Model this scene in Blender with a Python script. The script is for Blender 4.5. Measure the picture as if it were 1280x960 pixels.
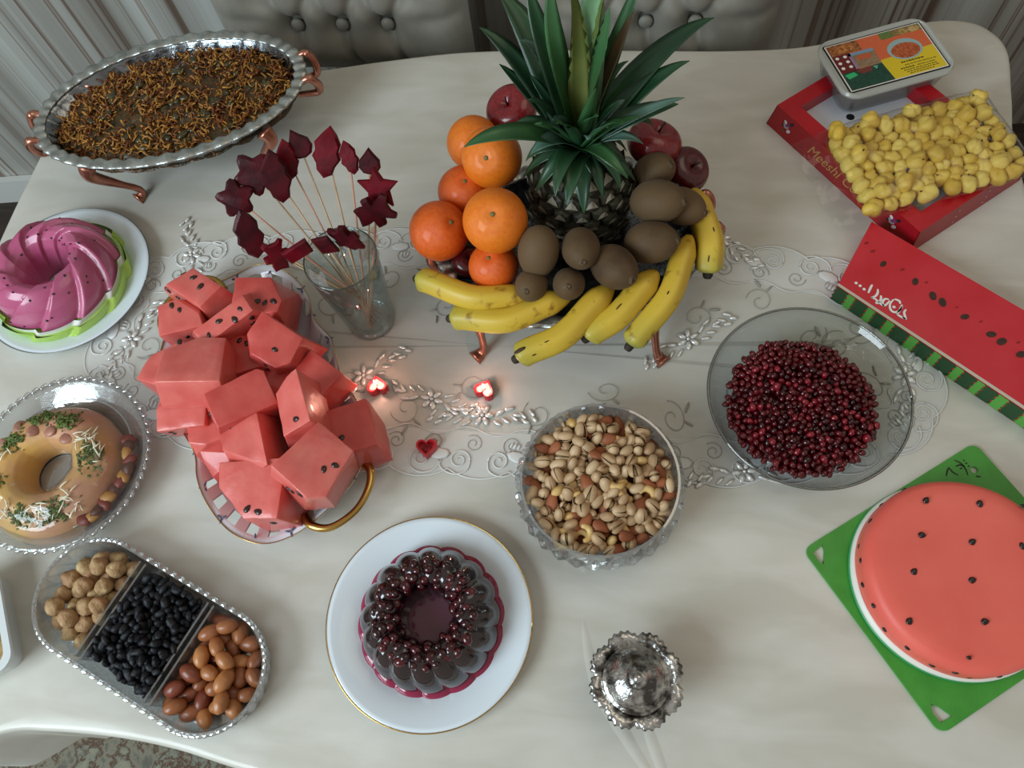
import bpy, bmesh, math, random
import numpy as np
from mathutils import Vector, Matrix, noise

# ------------------------------------------------------------------ camera, world, lights, exposure
sc = bpy.context.scene
for o in list(bpy.data.objects):
    bpy.data.objects.remove(o, do_unlink=True)
col = sc.collection
T = 0.75                                    # height of the table top
cam_d = bpy.data.cameras.new('camera')
cam_d.sensor_width = 36.0
cam_d.lens = 960.0 / 1280.0 * 36.0
cam_d.clip_start = 0.02
cam = bpy.data.objects.new('camera', cam_d)
col.objects.link(cam)
cam.matrix_world = Matrix(((0.992582, -0.044403, 0.113175, 0.000000), (0.086840, 0.910448, -0.404405, 0.000000), (-0.085083, 0.411234, 0.907550, 1.750000), (0.000000, 0.000000, 0.000000, 1.000000)))
sc.camera = cam
world = bpy.data.worlds.new('world')
sc.world = world
world.use_nodes = True
bg = world.node_tree.nodes['Background']
bg.inputs[0].default_value = (1.0, 0.94, 0.84, 1)
bg.inputs[1].default_value = 0.37

def area_light(name, loc, target, sx, sy, energy, color):
    d = bpy.data.lights.new(name, 'AREA')
    d.shape = 'RECTANGLE'; d.size = sx; d.size_y = sy; d.energy = energy; d.color = color
    o = bpy.data.objects.new(name, d); col.objects.link(o)
    o.location = loc
    o.rotation_euler = (Vector(target) - Vector(loc)).to_track_quat('-Z', 'Y').to_euler()
    return o
# the daylight of the window on the near side of the room
area_light('window_light', (-1.75, -1.15, 2.15), (-0.2, 0.35, T), 1.3, 1.5, 66, (0.77, 0.92, 1.0))
area_light('warm_fill_light', (0.8, 0.95, 2.65), (0.3, 0.8, T), 1.2, 1.2, 5, (1.0, 0.86, 0.66))  # added warm fill above the far side, no known lamp there
vs = sc.view_settings
vs.view_transform = 'Standard'; vs.look = 'None'; vs.gamma = 1.0; vs.use_curve_mapping = False
vs.exposure = 0.0
sc.cycles.use_denoising = True
sc.cycles.max_bounces = 10
sc.cycles.transparent_max_bounces = 24
sc.cycles.caustics_reflective = False

# ------------------------------------------------------------------ helpers
R = math.radians
PI = math.pi
rng = random.Random(7)

def lin(c):
    """sRGB 0-255 to linear"""
    return tuple(((x / 255) / 12.92 if x <= 10 else ((x / 255 + 0.055) / 1.055) ** 2.4) for x in c)

def mat(name, c, rough=0.5, metal=0.0, spec=0.5, c2=None, nscale=20.0, ndetail=3.0, nlo=0.35, nhi=0.65, bump=0.0,
        bscale=60.0, trans=0.0, ior=1.45, sss=0.0, sssr=(0.01, 0.004, 0.003), coat=0.0, coatr=0.05, alpha=1.0,
        emit=None, estr=0.0, rnd=None, sheen=0.0, stretch=None, bdist=0.002):
    m = bpy.data.materials.new(name); m.use_nodes = True
    nt = m.node_tree; b = nt.nodes['Principled BSDF']
    I = b.inputs
    c4 = lin(c) + (1,)
    I['Base Color'].default_value = c4
    I['Roughness'].default_value = rough; I['Metallic'].default_value = metal
    I['Specular IOR Level'].default_value = spec
    I['Transmission Weight'].default_value = trans; I['IOR'].default_value = ior
    I['Subsurface Weight'].default_value = sss; I['Subsurface Radius'].default_value = (1, .4, .3)
    I['Subsurface Scale'].default_value = sssr[0]
    I['Coat Weight'].default_value = coat; I['Coat Roughness'].default_value = coatr
    I['Alpha'].default_value = alpha
    I['Sheen Weight'].default_value = sheen
    if emit:
        I['Emission Color'].default_value = lin(emit) + (1,); I['Emission Strength'].default_value = estr
    tc = nt.nodes.new('ShaderNodeTexCoord')
    vec = tc.outputs['Object']
    if stretch:
        mp = nt.nodes.new('ShaderNodeMapping'); mp.inputs['Scale'].default_value = stretch
        nt.links.new(vec, mp.inputs[0]); vec = mp.outputs[0]
    out = None
    if c2:
        n = nt.nodes.new('ShaderNodeTexNoise'); n.inputs['Scale'].default_value = nscale; n.inputs['Detail'].default_value = ndetail
        nt.links.new(vec, n.inputs['Vector'])
        r = nt.nodes.new('ShaderNodeValToRGB')
        r.color_ramp.elements[0].position = nlo; r.color_ramp.elements[0].color = c4
        r.color_ramp.elements[1].position = nhi; r.color_ramp.elements[1].color = lin(c2) + (1,)
        nt.links.new(n.outputs['Fac'], r.inputs[0]); out = r.outputs[0]
    if rnd:
        oi = nt.nodes.new('ShaderNodeObjectInfo')
        mx = nt.nodes.new('ShaderNodeMix'); mx.data_type = 'RGBA'
        if out: nt.links.new(out, mx.inputs[6])
        else: mx.inputs[6].default_value = c4
        mx.inputs[7].default_value = lin(rnd) + (1,)
        nt.links.new(oi.outputs['Random'], mx.inputs[0]); out = mx.outputs[2]
    if out: nt.links.new(out, I['Base Color'])
    if bump:
        n2 = nt.nodes.new('ShaderNodeTexNoise'); n2.inputs['Scale'].default_value = bscale; n2.inputs['Detail'].default_value = 4
        nt.links.new(vec, n2.inputs['Vector'])
        bp = nt.nodes.new('ShaderNodeBump'); bp.inputs['Strength'].default_value = bump; bp.inputs['Distance'].default_value = bdist
        nt.links.new(n2.outputs['Fac'], bp.inputs['Height']); nt.links.new(bp.outputs[0], I['Normal'])
    return m

def glass(name, tint, ior=1.45, rough=0.02, refract=0.0, extra=0.0, dif=0.0, bump=0, bscale=100):
    """clear thin glass / film: see-through, with fresnel reflections; refract adds real refraction"""
    m = bpy.data.materials.new(name); m.use_nodes = True
    nt = m.node_tree; N = nt.nodes; L = nt.links
    N.remove(N['Principled BSDF'])
    tr = N.new('ShaderNodeBsdfTransparent'); tr.inputs[0].default_value = tuple(tint) + (1,)
    last = tr.outputs[0]
    if refract:
        rf = N.new('ShaderNodeBsdfRefraction'); rf.inputs[0].default_value = tuple(tint) + (1,)
        rf.inputs['IOR'].default_value = ior; rf.inputs['Roughness'].default_value = rough
        mx = N.new('ShaderNodeMixShader'); mx.inputs[0].default_value = refract
        L.new(last, mx.inputs[1]); L.new(rf.outputs[0], mx.inputs[2]); last = mx.outputs[0]
    if dif:
        df = N.new('ShaderNodeBsdfDiffuse'); df.inputs[0].default_value = (0.8, 0.82, 0.83, 1)
        mx = N.new('ShaderNodeMixShader'); mx.inputs[0].default_value = dif
        L.new(last, mx.inputs[1]); L.new(df.outputs[0], mx.inputs[2]); last = mx.outputs[0]
    gl = N.new('ShaderNodeBsdfGlossy'); gl.inputs['Roughness'].default_value = rough
    fr = N.new('ShaderNodeLayerWeight'); fr.inputs[0].default_value = 0.5
    pw = N.new('ShaderNodeMath'); pw.operation = 'POWER'; pw.inputs[1].default_value = 3.5
    L.new(fr.outputs['Facing'], pw.inputs[0])
    ad = N.new('ShaderNodeMath'); ad.operation = 'MULTIPLY_ADD'; ad.use_clamp = True; ad.inputs[1].default_value = 0.75; ad.inputs[2].default_value = 0.03 + extra
    L.new(pw.outputs[0], ad.inputs[0]); fac = ad.outputs[0]
    if bump:
        tc = N.new('ShaderNodeTexCoord'); n2 = N.new('ShaderNodeTexNoise'); n2.inputs['Scale'].default_value = bscale
        L.new(tc.outputs['Object'], n2.inputs['Vector'])
        bp = N.new('ShaderNodeBump'); bp.inputs['Strength'].default_value = bump; bp.inputs['Distance'].default_value = 0.004
        L.new(n2.outputs['Fac'], bp.inputs['Height']); L.new(bp.outputs[0], gl.inputs['Normal']); L.new(bp.outputs[0], fr.inputs['Normal'])
    mx = N.new('ShaderNodeMixShader')
    L.new(fac, mx.inputs[0]); L.new(last, mx.inputs[1]); L.new(gl.outputs[0], mx.inputs[2])
    L.new(mx.outputs[0], N['Material Output'].inputs[0])
    return m

class G:
    """collects faces; build() links ONE mesh object, data() makes a mesh to share"""
    def __init__(s): s.v = []; s.f = []; s.m = []; s.cm = 0
    def add(s, vs, fs):
        b = len(s.v); s.v += [tuple(p) for p in vs]
        s.f += [tuple(b + i for i in f) for f in fs]; s.m += [s.cm] * len(fs)
        return s
    def surf(s, fn, nu, nv, cu=False, cv=False):
        U = nu if cu else nu + 1; V = nv if cv else nv + 1
        vs = [fn(i / nu, j / nv) for i in range(U) for j in range(V)]
        fs = [(i * V + j, ((i + 1) % U) * V + j, ((i + 1) % U) * V + (j + 1) % V, i * V + (j + 1) % V)
              for i in range(nu) for j in range(nv)]
        return s.add(vs, fs)
    def lathe(s, prof, n=48, fn=None, cap0=False, cap1=False, at=(0, 0, 0)):
        vs = []
        for i in range(n):
            t = 2 * PI * i / n
            for k, (r, z) in enumerate(prof):
                if fn: r, z = fn(t, r, z, k)
                vs.append((at[0] + r * math.cos(t), at[1] + r * math.sin(t), at[2] + z))
        m = len(prof)
        fs = [(i * m + k, ((i + 1) % n) * m + k, ((i + 1) % n) * m + k + 1, i * m + k + 1) for i in range(n) for k in range(m - 1)]
        if cap0: fs.append(tuple(i * m for i in reversed(range(n))))
        if cap1: fs.append(tuple(i * m + m - 1 for i in range(n)))
        return s.add(vs, fs)
    def tube(s, pts, rad, n=8, cap=True, flat=1.0):
        pts = [Vector(p) for p in pts]
        if not isinstance(rad, (list, tuple)): rad = [rad] * len(pts)
        vs = []; up = None
        for i, p in enumerate(pts):
            d = (pts[min(i + 1, len(pts) - 1)] - pts[max(i - 1, 0)])
            d = d.normalized() if d.length > 1e-9 else Vector((0, 0, 1))
            if up is None: up = Vector((0, 0, 1)) if abs(d.z) < 0.9 else Vector((1, 0, 0))
            a = d.cross(up)
            a = a.normalized() if a.length > 1e-6 else d.orthogonal().normalized()
            b = a.cross(d).normalized(); up = b
            for k in range(n):
                t = 2 * PI * k / n
                vs.append(p + (a * math.cos(t) + b * math.sin(t) * flat) * rad[i])
        m = len(pts)
        fs = [(i * n + k, i * n + (k + 1) % n, (i + 1) * n + (k + 1) % n, (i + 1) * n + k) for i in range(m - 1) for k in range(n)]
        if cap: fs += [tuple(reversed(range(n))), tuple((m - 1) * n + k for k in range(n))]
        return s.add(vs, fs)
    def ball(s, c, r, nu=10, nv=6, rot=None, fn=None):
        rx, ry, rz = r if isinstance(r, (tuple, list)) else (r, r, r)
        vs = [Vector((0, 0, -rz))]
        for j in range(1, nv):
            a = -PI / 2 + PI * j / nv
            for i in range(nu):
                t = 2 * PI * i / nu
                vs.append(Vector((rx * math.cos(a) * math.cos(t), ry * math.cos(a) * math.sin(t), rz * math.sin(a))))
        vs.append(Vector((0, 0, rz)))
        if fn: vs = [fn(p) for p in vs]
        if rot: vs = [rot @ p for p in vs]
        c = Vector(c); vs = [p + c for p in vs]
        fs = [(0, 1 + (i + 1) % nu, 1 + i) for i in range(nu)]
        for j in range(nv - 2):
            for i in range(nu):
                a = 1 + j * nu
                fs.append((a + i, a + (i + 1) % nu, a + nu + (i + 1) % nu, a + nu + i))
        a = 1 + (nv - 2) * nu; e = len(vs) - 1
        fs += [(a + i, a + (i + 1) % nu, e) for i in range(nu)]
        return s.add(vs, fs)
    def box(s, c, d, rot=None):
        c = Vector(c); vs = []
        for x in (-.5, .5):
            for y in (-.5, .5):
                for z in (-.5, .5):
                    p = Vector((x * d[0], y * d[1], z * d[2]))
                    vs.append(c + (rot @ p if rot else p))
        return s.add(vs, [(0, 1, 3, 2), (4, 6, 7, 5), (0, 4, 5, 1), (2, 3, 7, 6), (0, 2, 6, 4), (1, 5, 7, 3)])
    def prism(s, pts, z0, z1):
        n = len(pts)
        vs = [(p[0], p[1], z0) for p in pts] + [(p[0], p[1], z1) for p in pts]
        return s.add(vs, [tuple(reversed(range(n))), tuple(range(n, 2 * n))] + [(i, (i + 1) % n, n + (i + 1) % n, n + i) for i in range(n)])
    def ring_prism(s, outer, inner, z0, z1):
        """closed band between two outlines of the same length, z0 to z1"""
        n = len(outer)
        vs = [(p[0], p[1], z0) for p in outer] + [(p[0], p[1], z1) for p in outer] + [(p[0], p[1], z1) for p in inner] + [(p[0], p[1], z0) for p in inner]
        fs = []
        for i in range(n):
            j = (i + 1) % n
            for a in range(4):
                b = (a + 1) % 4
                fs.append((a * n + i, a * n + j, b * n + j, b * n + i))
        return s.add(vs, fs)
    def data(s, name, *mats, smooth=True, sharp=None):
        me = bpy.data.meshes.new(name)
        me.from_pydata(s.v, [], s.f)
        for m in mats: me.materials.append(m)
        if len(mats) > 1: me.polygons.foreach_set('material_index', s.m)
        bm = bmesh.new(); bm.from_mesh(me)
        bmesh.ops.recalc_face_normals(bm, faces=bm.faces)
        bm.to_mesh(me); bm.free()
        if smooth:
            me.polygons.foreach_set('use_smooth', [True] * len(me.polygons))
            if sharp is not None: me.set_sharp_from_angle(angle=R(sharp))
        me.update()
        return me
    def build(s, name, mats, parent=None, loc=(0, 0, 0), rot=(0, 0, 0), smooth=True, sharp=None):
        if not isinstance(mats, (tuple, list)): mats = (mats,)
        return link(name, s.data(name, *mats, smooth=smooth, sharp=sharp), parent, loc, rot)

def link(name, me, parent=None, loc=(0, 0, 0), rot=(0, 0, 0), scale=None):
    o = bpy.data.objects.new(name, me); col.objects.link(o)
    o.location = loc; o.rotation_euler = rot
    if scale is not None: o.scale = scale if isinstance(scale, (tuple, list)) else (scale,) * 3
    if parent: o.parent = parent
    return o

def tag(o, label, cat, group=None, kind=None):
    o['label'] = label; o['category'] = cat
    if group: o['group'] = group
    if kind: o['kind'] = kind
    return o

def thing(name, loc, label, cat, group=None, rz=0.0):
    o = link(name, None, None, loc, (0, 0, rz))
    o.empty_display_size = 0.02
    return tag(o, label, cat, group)

def structure(o):
    o['kind'] = 'structure'; return o

def copy_tree(o, loc, rot=None, scale=None):
    c = o.copy(); col.objects.link(c); c.location = loc
    if rot is not None: c.rotation_euler = rot
    if scale is not None: c.scale = scale if isinstance(scale, (tuple, list)) else (scale,) * 3
    for ch in o.children:
        k = ch.copy(); col.objects.link(k); k.parent = c
    return c

def catmull(pts, per=8, closed=True):
    P = [Vector(p) for p in pts]; n = len(P); out = []
    for i in range(n if closed else n - 1):
        if closed: a, b, c, d = P[i - 1], P[i], P[(i + 1) % n], P[(i + 2) % n]
        else: a, b, c, d = P[max(i - 1, 0)], P[i], P[i + 1], P[min(i + 2, n - 1)]
        for k in range(per):
            t = k / per
            out.append(0.5 * ((2 * b) + (c - a) * t + (2 * a - 5 * b + 4 * c - d) * t * t + (3 * b - a - 3 * c + d) * t ** 3))
    if not closed: out.append(P[-1])
    return out

def bevbox(name, dims, bev, m, seg=2, jit=None, smooth=True):
    """a bevelled box mesh, optionally with its eight corners pushed by jit(corner)"""
    bm = bmesh.new(); bmesh.ops.create_cube(bm, size=1)
    for v in bm.verts:
        p = Vector((v.co.x * dims[0], v.co.y * dims[1], v.co.z * dims[2]))
        v.co = jit(p) if jit else p
    if bev: bmesh.ops.bevel(bm, geom=list(bm.edges), offset=bev, segments=seg, affect='EDGES', profile=0.5)
    me = bpy.data.meshes.new(name); bm.to_mesh(me); bm.free()
    me.materials.append(m)
    if smooth:
        me.polygons.foreach_set('use_smooth', [True] * len(me.polygons)); me.set_sharp_from_angle(angle=R(40))
    return me

def rrect(w, h, r, n=6):
    out = []
    for (cx, cy, a) in ((w / 2 - r, h / 2 - r, 0), (-w / 2 + r, h / 2 - r, 90), (-w / 2 + r, -h / 2 + r, 180), (w / 2 - r, -h / 2 + r, 270)):
        for k in range(n + 1):
            t = R(a + 90 * k / n); out.append((cx + r * math.cos(t), cy + r * math.sin(t)))
    return out

def settle(n, r, floor, bound, seed, spread, top=0.05, iters=260, radii=None):
    """drop n balls of radius r; floor(x,y)->z, bound(x,y,r)->(x,y) keeps them inside. Returns centres."""
    g = np.random.default_rng(seed)
    p = np.zeros((n, 3)); p[:, :2] = (g.random((n, 2)) - .5) * 2 * np.array(spread)
    for i in range(n):
        for _ in range(60):
            q = bound(p[i, 0], p[i, 1], r)
            if abs(q[0] - p[i, 0]) + abs(q[1] - p[i, 1]) < 1e-9: break
            p[i, :2] = (g.random(2) - .5) * 2 * np.array(spread)
        p[i, 0], p[i, 1] = bound(p[i, 0], p[i, 1], r)
    p[:, 2] = g.random(n) * top + np.array([floor(a, b) for a, b in p[:, :2]]) + r
    rad = np.full(n, r) if radii is None else np.asarray(radii)
    sm = rad[:, None] + rad[None]
    for it in range(iters):
        p[:, 2] -= r * 0.05
        d = p[:, None] - p[None]; L = np.sqrt((d ** 2).sum(-1)) + 1e-9
        ov = np.clip(sm - L, 0, None); np.fill_diagonal(ov, 0)
        p += ((d / L[..., None]) * (ov * 0.22)[..., None]).sum(1)
        for i in range(n):
            p[i, 0], p[i, 1] = bound(p[i, 0], p[i, 1], rad[i])
            z = floor(p[i, 0], p[i, 1]) + rad[i]
            if p[i, 2] < z: p[i, 2] = z
    return p

def rrot(): return (rng.uniform(0, 6.28), rng.uniform(0, 6.28), rng.uniform(0, 6.28))

# ------------------------------------------------------------------ the setting
def stripes_mat():
    m = bpy.data.materials.new('striped_wallpaper'); m.use_nodes = True
    nt = m.node_tree; b = nt.nodes['Principled BSDF']; b.inputs['Roughness'].default_value = 0.6
    tc = nt.nodes.new('ShaderNodeTexCoord')
    def band(scale, cols, detail, rough):
        mp = nt.nodes.new('ShaderNodeMapping'); mp.inputs['Scale'].default_value = (scale, 0, 0.05)
        nt.links.new(tc.outputs['Object'], mp.inputs[0])
        n = nt.nodes.new('ShaderNodeTexNoise'); n.inputs['Scale'].default_value = 1; n.inputs['Detail'].default_value = detail
        n.inputs['Roughness'].default_value = rough
        nt.links.new(mp.outputs[0], n.inputs['Vector'])
        r = nt.nodes.new('ShaderNodeValToRGB'); r.color_ramp.interpolation = 'LINEAR'
        e = r.color_ramp.elements
        while len(e) < len(cols): e.new(0.5)
        for i, (p, c) in enumerate(cols):
            e[i].position = p; e[i].color = lin(c) + (1,)
        nt.links.new(n.outputs['Fac'], r.inputs[0])
        return r.outputs[0]
    A = band(26, [(0.30, (96, 76, 66)), (0.40, (128, 112, 100)), (0.46, (176, 178, 172)), (0.56, (186, 190, 186)), (0.62, (140, 124, 110)), (0.72, (190, 196, 194))], 3.0, 0.6)
    B = band(7, [(0.36, (150, 132, 118)), (0.62, (255, 255, 255))], 2.0, 0.5)
    mx = nt.nodes.new('ShaderNodeMix'); mx.data_type = 'RGBA'; mx.blend_type = 'MULTIPLY'; mx.inputs[0].default_value = 0.75
    nt.links.new(A, mx.inputs[6]); nt.links.new(B, mx.inputs[7]); nt.links.new(mx.outputs[2], b.inputs['Base Color'])
    return m

M_wall = stripes_mat()
M_base = mat('baseboard_white', (205, 208, 206), 0.4)
M_floor = mat('dark_floor', (58, 46, 38), 0.45, c2=(40, 32, 27), nscale=6, stretch=(1, 12, 1))
ang = math.atan2(0.29, 2.73)
structure(G().box((0, 0, -0.02), (6.4, 6.4, 0.04)).build('floor', M_floor, None, (-0.2, 0.2, 0), smooth=False))
wall = structure(G().box((0, 0.04, 1.35), (6.2, 0.08, 2.7)).build('wall_back', M_wall, None, (-0.4, 1.475, 0), (0, 0, ang), smooth=False))
structure(G().box((-1.35, -0.012, 0.045), (3.5, 0.02, 0.09)).build('baseboard_back', M_base, None, (-0.4, 1.475, 0), (0, 0, ang), smooth=False))

def rug_mat():
    m = bpy.data.materials.new('patterned_rug_pile'); m.use_nodes = True
    nt = m.node_tree; b = nt.nodes['Principled BSDF']; b.inputs['Roughness'].default_value = 0.95; b.inputs['Specular IOR Level'].default_value = 0.1
    tc = nt.nodes.new('ShaderNodeTexCoord')
    n = nt.nodes.new('ShaderNodeTexNoise'); n.inputs['Scale'].default_value = 16; n.inputs['Detail'].default_value = 8; n.inputs['Roughness'].default_value = 0.68; n.inputs['Distortion'].default_value = 0.2
    nt.links.new(tc.outputs['Object'], n.inputs['Vector'])
    r = nt.nodes.new('ShaderNodeValToRGB'); r.color_ramp.interpolation = 'LINEAR'; e = r.color_ramp.elements
    cols = [(0, (60, 52, 46)), (0.38, (108, 106, 96)), (0.46, (138, 134, 118)), (0.52, (92, 66, 54)), (0.55, (126, 128, 116)), (0.63, (150, 146, 126)), (0.70, (70, 58, 50))]
    while len(e) < len(cols): e.new(0.5)
    for i, (p, c) in enumerate(cols): e[i].position = p; e[i].color = lin(c) + (1,)
    nt.links.new(n.outputs['Fac'], r.inputs[0]); nt.links.new(r.outputs[0], b.inputs['Base Color'])
    n3 = nt.nodes.new('ShaderNodeTexNoise'); n3.inputs['Scale'].default_value = 700
    nt.links.new(tc.outputs['Object'], n3.inputs['Vector'])
    bp = nt.nodes.new('ShaderNodeBump'); bp.inputs['Distance'].default_value = 0.004; bp.inputs['Strength'].default_value = 0.6
    nt.links.new(n3.outputs['Fac'], bp.inputs['Height']); nt.links.new(bp.outputs[0], b.inputs['Normal'])
    return m
rug = thing('rug', (-0.55, -0.85, 0), 'grey and brown patterned rug on the floor beyond the near table edge', 'rug')
g = G().prism(rrect(2.6, 1.7, 0.02), 0, 0.010); g.build('pile', rug_mat(), rug, smooth=False)
M_fr = mat('rug_fringe', (176, 170, 150), 0.9)
fr = G()
for i in range(130):
    y = -0.84 + i * 0.013
    for sx in (-1, 1): fr.box((sx * 1.32, y, 0.004), (0.05, 0.006, 0.005))
fo = fr.build('fringe', M_fr, rug, smooth=False); fo['kind'] = 'stuff'

# ------------------------------------------------------------------ table, cloth
OUT = catmull([(-1.011, .81), (-1.0, .90), (-.955, .985), (-.87, 1.03), (-.72, 1.035), (-.558, 1.05), (-.413, 1.077), (-.269, 1.098),
    (-.096, 1.103), (.072, 1.1), (.208, 1.099), (.329, 1.108), (.44, 1.14), (.532, 1.164), (.584, 1.167), (.626, 1.149), (.652, 1.097),
    (.642, .992), (.629, .862), (.65, .6), (.66, .45), (.64, .2), (.63, .05), (.60, -.08), (.5, -.12), (.35, -.1), (.1, -.105), (-.2, -.105),
    (-.399, -.080), (-.494, -.064), (-.579, -.057), (-.665, -.058), (-.727, -.066), (-.82, -.11), (-.92, -.12), (-.99, -.08), (-1.03, 0),
    (-1.03, .2), (-1.02, .45), (-1.017, .681)], 6)
OUT = [Vector((p[0], p[1], 0)) for p in [(q.x, q.y) for q in [Vector((a[0], a[1])) for a in OUT]]]
CX, CY = -0.18, 0.52
def cloth_mat():
    m = bpy.data.materials.new('cream_damask_under_clear_cover'); m.use_nodes = True
    nt = m.node_tree; b = nt.nodes['Principled BSDF']
    b.inputs['Roughness'].default_value = 0.48; b.inputs['Coat Weight'].default_value = 0.4; b.inputs['Coat Roughness'].default_value = 0.16
    tc = nt.nodes.new('ShaderNodeTexCoord')
    def noise_n(scale, det, st=None, dist=0.0):
        v = tc.outputs['Object']
        if st:
            mp = nt.nodes.new('ShaderNodeMapping'); mp.inputs['Scale'].default_value = st; nt.links.new(v, mp.inputs[0]); v = mp.outputs[0]
        n = nt.nodes.new('ShaderNodeTexNoise'); n.inputs['Scale'].default_value = scale; n.inputs['Detail'].default_value = det; n.inputs['Distortion'].default_value = dist
        nt.links.new(v, n.inputs['Vector']); return n.outputs['Fac']
    r = nt.nodes.new('ShaderNodeValToRGB')
    r.color_ramp.elements[0].position = 0.36; r.color_ramp.elements[0].color = lin((190, 187, 176)) + (1,)
    r.color_ramp.elements[1].position = 0.66; r.color_ramp.elements[1].color = lin((204, 202, 194)) + (1,)
    nt.links.new(noise_n(7, 5, (1, 3.0, 1), 0.6), r.inputs[0]); nt.links.new(r.outputs[0], b.inputs['Base Color'])
    bp = nt.nodes.new('ShaderNodeBump'); bp.inputs['Strength'].default_value = 0.35; bp.inputs['Distance'].default_value = 0.006
    nt.links.new(noise_n(9, 2, (1, 2.0, 1)), bp.inputs['Height']); nt.links.new(bp.outputs[0], b.inputs['Coat Normal'])
    b2 = nt.nodes.new('ShaderNodeBump'); b2.inputs['Strength'].default_value = 0.15; b2.inputs['Distance'].default_value = 0.002
    nt.links.new(noise_n(40, 3), b2.inputs['Height']); nt.links.new(b2.outputs[0], b.inputs['Normal'])
    return m
M_cloth = cloth_mat()
M_wood = mat('dark_table_wood', (70, 44, 30), 0.4, c2=(50, 30, 20), nscale=10, stretch=(1, 8, 1))
tbl = thing('dining_table', (CX, CY, 0), 'long dining table with curved edges under the cream tablecloth', 'table')
ins = [(CX + (p.x - CX) * 0.965 - CX, CY + (p.y - CY) * 0.96 - CY) for p in OUT]
G().prism(ins, T - 0.034, T - 0.004).build('tabletop', M_wood, tbl, smooth=False)
lg = G().tube([(0, 0, 0), (0, 0, .05), (0, 0, .3), (0, 0, .6), (0, 0, T - .034)], [.022, .028, .03, .038, .045], 12).data('table_leg', M_wood)
for sx in (-1, 1):
    for sy in (-1, 1): link('leg', lg, tbl, (sx * 0.66, sy * 0.42, 0))
cl = thing('tablecloth', (CX, CY, T), 'cream glossy tablecloth covering the whole dining table', 'tablecloth')
nO = len(OUT); rings = []
def cz(x, y): return 0.0006 * noise.noise((x * 6, y * 6, 0))
vs = [(0, 0, 0)]; fs = []
levels = [(k / 40, None) for k in range(1, 41)]
prof = [(k / 40 * 0.985, 0.0) for k in range(1, 41)] + [(0.991, -0.0008), (0.996, -0.003), (0.999, -0.007), (1.0, -0.013), (1.0, -0.03), (1.0, -0.08), (1.0, -0.15), (1.0, -0.22)]
for k, (s_, dz) in enumerate(prof):
    for i, p in enumerate(OUT):
        x, y = (p.x - CX) * s_, (p.y - CY) * s_
        z = dz + (cz(x, y) * min(1, (1 - s_) * 10) if dz == 0 else 0)
        if dz < -0.02:
            w_ = 1 + 0.02 * (-dz / 0.22) * math.sin(i * 0.9) ; x *= w_; y *= w_
        vs.append((x, y, z))
fs += [(0, 1 + i, 1 + (i + 1) % nO) for i in range(nO)]
for k in range(len(prof) - 1):
    a = 1 + k * nO
    fs += [(a + i, a + nO + i, a + nO + (i + 1) % nO, a + (i + 1) % nO) for i in range(nO)]
G().add(vs, fs).build('cloth', M_cloth, cl)
def crease(pts, w, h):
    P = catmull([(p[0] - CX, p[1] - CY, 0) for p in pts], 10, False); n = len(P)
    def fn(u, v):
        i = u * (n - 1); k = min(int(i), n - 2); p = P[k].lerp(P[k + 1], i - k)
        d = (P[k + 1] - P[k]).normalized(); s_ = Vector((-d.y, d.x, 0)); t = v * 2 - 1
        e = math.sin(PI * u) ** 0.6
        q = p + s_ * t * w * e
        return (q.x, q.y, h * e * (0.5 + 0.5 * math.cos(PI * t)) - 0.0004)
    G().surf(fn, n * 2, 12).build('crease', M_cloth, cl)
for pts, w_, h_ in [([(-0.0084, 0.1321), (0.0116, 0.0586), (0.0516, -0.0041), (0.0980, -0.0620)], 0.014, 0.0015), ([(0.0668, 0.0275), (0.0822, -0.0098), (0.1043, -0.0614)], 0.012, 0.0014), ([(0.0576, 0.1517), (0.0778, 0.1196), (0.1040, 0.0771), (0.1265, 0.0449)], 0.008, 0.0008), ([(-0.6449, 0.2241), (-0.7061, 0.1918), (-0.7665, 0.1599)], 0.01, 0.001), ([(-0.9478, 0.7325), (-0.9213, 0.7838), (-0.9089, 0.8134)], 0.008, 0.0009)]:
    crease(pts, w_, h_)

# ------------------------------------------------------------------ chairs
M_uph = mat('grey_beige_upholstery', (150, 147, 136), 0.55, c2=(134, 130, 120), nscale=18, sheen=0.15)
M_cwood = mat('chair_dark_wood', (48, 34, 27), 0.4, c2=(34, 24, 19), nscale=14, stretch=(1, 1, 6))
def tuft_depth(x, z, btn):
    d = 0.0
    for (bx, bz) in btn:
        r2 = (x - bx) ** 2 + (z - bz) ** 2
        d -= 0.030 * math.exp(-r2 / 0.00085)
    for (bx, bz) in btn:
        for (cx_, cz_) in btn:
            if cz_ > bz + 0.03 and abs(cx_ - bx) < 0.07 and cz_ - bz < 0.1:
                vx, vz = cx_ - bx, cz_ - bz; L2 = vx * vx + vz * vz
                t = max(0, min(1, ((x - bx) * vx + (z - bz) * vz) / L2))
                r2 = (x - bx - vx * t) ** 2 + (z - bz - vz * t) ** 2
                d -= 0.012 * math.exp(-r2 / 0.00010)
        if abs(bz - min(b[1] for b in btn)) < 0.01 and z < bz:      # pleats running down from the lowest row
            sl = (bz - z) * (0.18 + bx * 1.4)
            d -= 0.013 * math.exp(-((x - bx - sl) ** 2) / 0.00009)
    return d
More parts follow.
